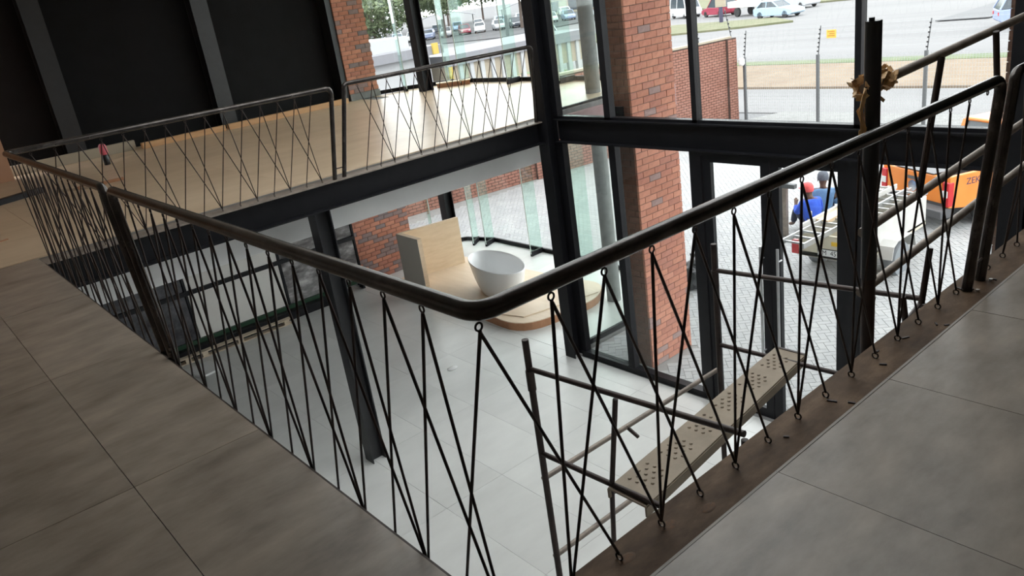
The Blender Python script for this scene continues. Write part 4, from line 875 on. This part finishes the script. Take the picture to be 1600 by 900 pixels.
def tree(label, x, y, h, r, m, seed, tr=.25, group='trees beyond the street'):
    random.seed(seed); t = thing('tree', label, 'tree', (x, y, -3.57), group)
    tk = M().pipe([(x, y, -3.57), (x+.2, y+.1, -3.57+h*.35), (x-.1, y+.3, -3.57+h*.62)], [tr, tr*.8, tr*.5], 10)
    for k in range(4): a_ = k*1.57+random.random(); tk.pipe([(x+.1, y+.15, -3.57+h*.4), (x+math.cos(a_)*r*.6, y+math.sin(a_)*r*.6, -3.57+h*.72)], [tr*.5, tr*.2], 6)
    tk.build('trunk', 'bark', t, smooth=True)
    lm = M()
    for k in range(4500):
        a_, b_ = random.uniform(0, 6.283), math.acos(random.uniform(-1, 1)); rr = r*(random.uniform(.35, 1)**.5)*(1+.35*noise.noise(V((math.cos(a_)*2, math.sin(a_)*2, b_*2+seed))))
        p = V((x+rr*math.sin(b_)*math.cos(a_), y+rr*math.sin(b_)*math.sin(a_), -3.57+h*.70+rr*.62*math.cos(b_))); s_ = random.uniform(.09, .2)*r/3
        u1 = V((random.uniform(-1, 1), random.uniform(-1, 1), random.uniform(-1, 1))).normalized(); u2 = u1.orthogonal().normalized()
        lm.add([p-u1*s_, p-u2*s_*.6, p+u1*s_, p+u2*s_*.6], [(0, 1, 2, 3)])
    me = bpy.data.meshes.new('foliage'); me.from_pydata([(a-x, b-y, c+3.57) for a, b, c in lm.v], [], lm.f); me.materials.append(MATS[m]); o = bpy.data.objects.new('foliage', me); COL.objects.link(o); o.parent = t; o['kind'] = 'stuff'
TREES = [('dark leafy tree behind the left glass pane', 60, 100, 8, 6.5, 'leaf_dark'), ('pale green tree left of the slim upper column', 72, 124, 9, 6, 'leaf_light'), ('dark tree right of the slim upper column', 73, 101, 9, 4.5, 'leaf_dark'), ('street tree with a bare leaning trunk', 79.5, 90.5, 10, 4.5, 'leaf_dark'), ('pale tree above the parked cars', 88, 122, 10, 6, 'leaf_light'), ('tree beside the corner column', 80, 79, 9.5, 4.5, 'leaf_dark'), ('round tree far behind the car park', 120, 150, 12, 8, 'leaf_dark'),
  ('far tree at the left end of the distant tree line', 90, 155, 13, 8, 'leaf_light'), ('second far tree of the distant tree line', 104, 142, 12, 7, 'leaf_dark'), ('far tree right of the cream shop', 130, 112, 12, 9, 'leaf_light'), ('far tree behind the lamp post', 134, 92, 12, 9, 'leaf_dark'), ('far tree at the right end of the distant tree line', 136, 72, 12, 8.5, 'leaf_light'), ('broad far tree behind the shade roofs', 74, 148, 12, 7, 'leaf_dark')]
for i, a in enumerate(TREES): tree(*a, seed=20+i)
random.seed(31); cols = ['car_white', 'car_silver', 'car_dark', 'car_blue', 'car_white', 'car_sky', 'car_silver', 'car_maroon']
for i in range(16):
    f = i/15; x, yy = 66+f*26, 118-f*32
    car('parked_car', 'parked car in the row under the trees, number %s from the left' % ['one', 'two', 'three', 'four', 'five', 'six', 'seven', 'eight', 'nine', 'ten', 'eleven', 'twelve', 'thirteen', 'fourteen', 'fifteen', 'sixteen'][i], 'car', (x, yy, -3.58), R(-125+random.uniform(-6, 6)), cols[i % 8], 4.1, 1.66, 1.45, ['hatch', 'sedan', 'van'][i % 3], 'cars parked under the trees')
for i in range(12):
    f = i/11; car('parked_car', 'parked car in the rear row beyond the shade roofs, %s from the left' % ['first', 'second', 'third', 'fourth', 'fifth', 'sixth', 'seventh', 'eighth', 'ninth', 'tenth', 'eleventh', 'twelfth'][i], 'car', (80+f*26, 132-f*34, -3.58), R(-125), cols[(i*3+1) % 8], 4.1, 1.66, 1.45, ['van', 'hatch', 'sedan'][i % 3], 'cars parked in the rear row')
for i, (x, yy) in enumerate([(80, 110), (90, 100), (101, 92)]):
    t = thing('shade_port', ['arched grey shade roof over the left parked cars', 'arched grey shade roof over the middle parked cars', 'arched grey shade roof by the cream shop'][i], 'canopy', (x, yy, -3.58), 'shade roofs in the car park', R(-38)); m = M(); pts = [(-5+k, .9*math.sin(math.pi*k/10)) for k in range(11)]
    for (a, b), (c, d) in zip(pts, pts[1:]): m.bar((a, 0, 2.6+b), (c, 0, 2.6+d), 4, .08, up=(0, 0, 1))
    m.build('roof', 'roof_grey', t, local=True)
    for s_ in (-4.6, 4.6): M().pipe([(s_, 0, 0), (s_, 0, 2.7)], .08, 8).build('post', 'post_grey', t, local=True)
sh = thing('cream_shop', 'cream shop building with red lettered board beyond the car park', 'building', (112, 108, -3.58), None, R(-40)); M().box(-9, 9, 0, 7, 0, 4.4).build('wall', 'wall_cream', sh, local=True); M().box(-9.4, 9.4, -.4, 7.4, 4.4, 4.8).build('roof', 'roof_grey', sh, local=True)
M().box(-6, 3, -.15, -.02, 2.6, 4.2).build('sign_board', 'wall_cream', sh, local=True)
for k in range(5): M().box(-5+1.2*k, -4.2+1.2*k, -.2, -.14, 3.0, 3.8).build('sign_letter', 'cap_red', sh, local=True)
for k in range(4): M().box(-8+4.2*k, -5.6+4.2*k, -.05, .02, .4, 2.3).build('window', 'car_glass', sh, local=True)
pl = thing('lamp_post', 'tall grey street lamp post beyond the bowed glass', 'lamp post', (66, 78, -3.6)); M().pipe([(66, 78, -3.6), (66, 78, 6)], [.22, .14], 10).build('shaft', 'post_grey', pl); M().box(65.2, 66.4, 77.8, 78.2, 5.9, 6.1).build('lamp_head', 'post_grey', pl)
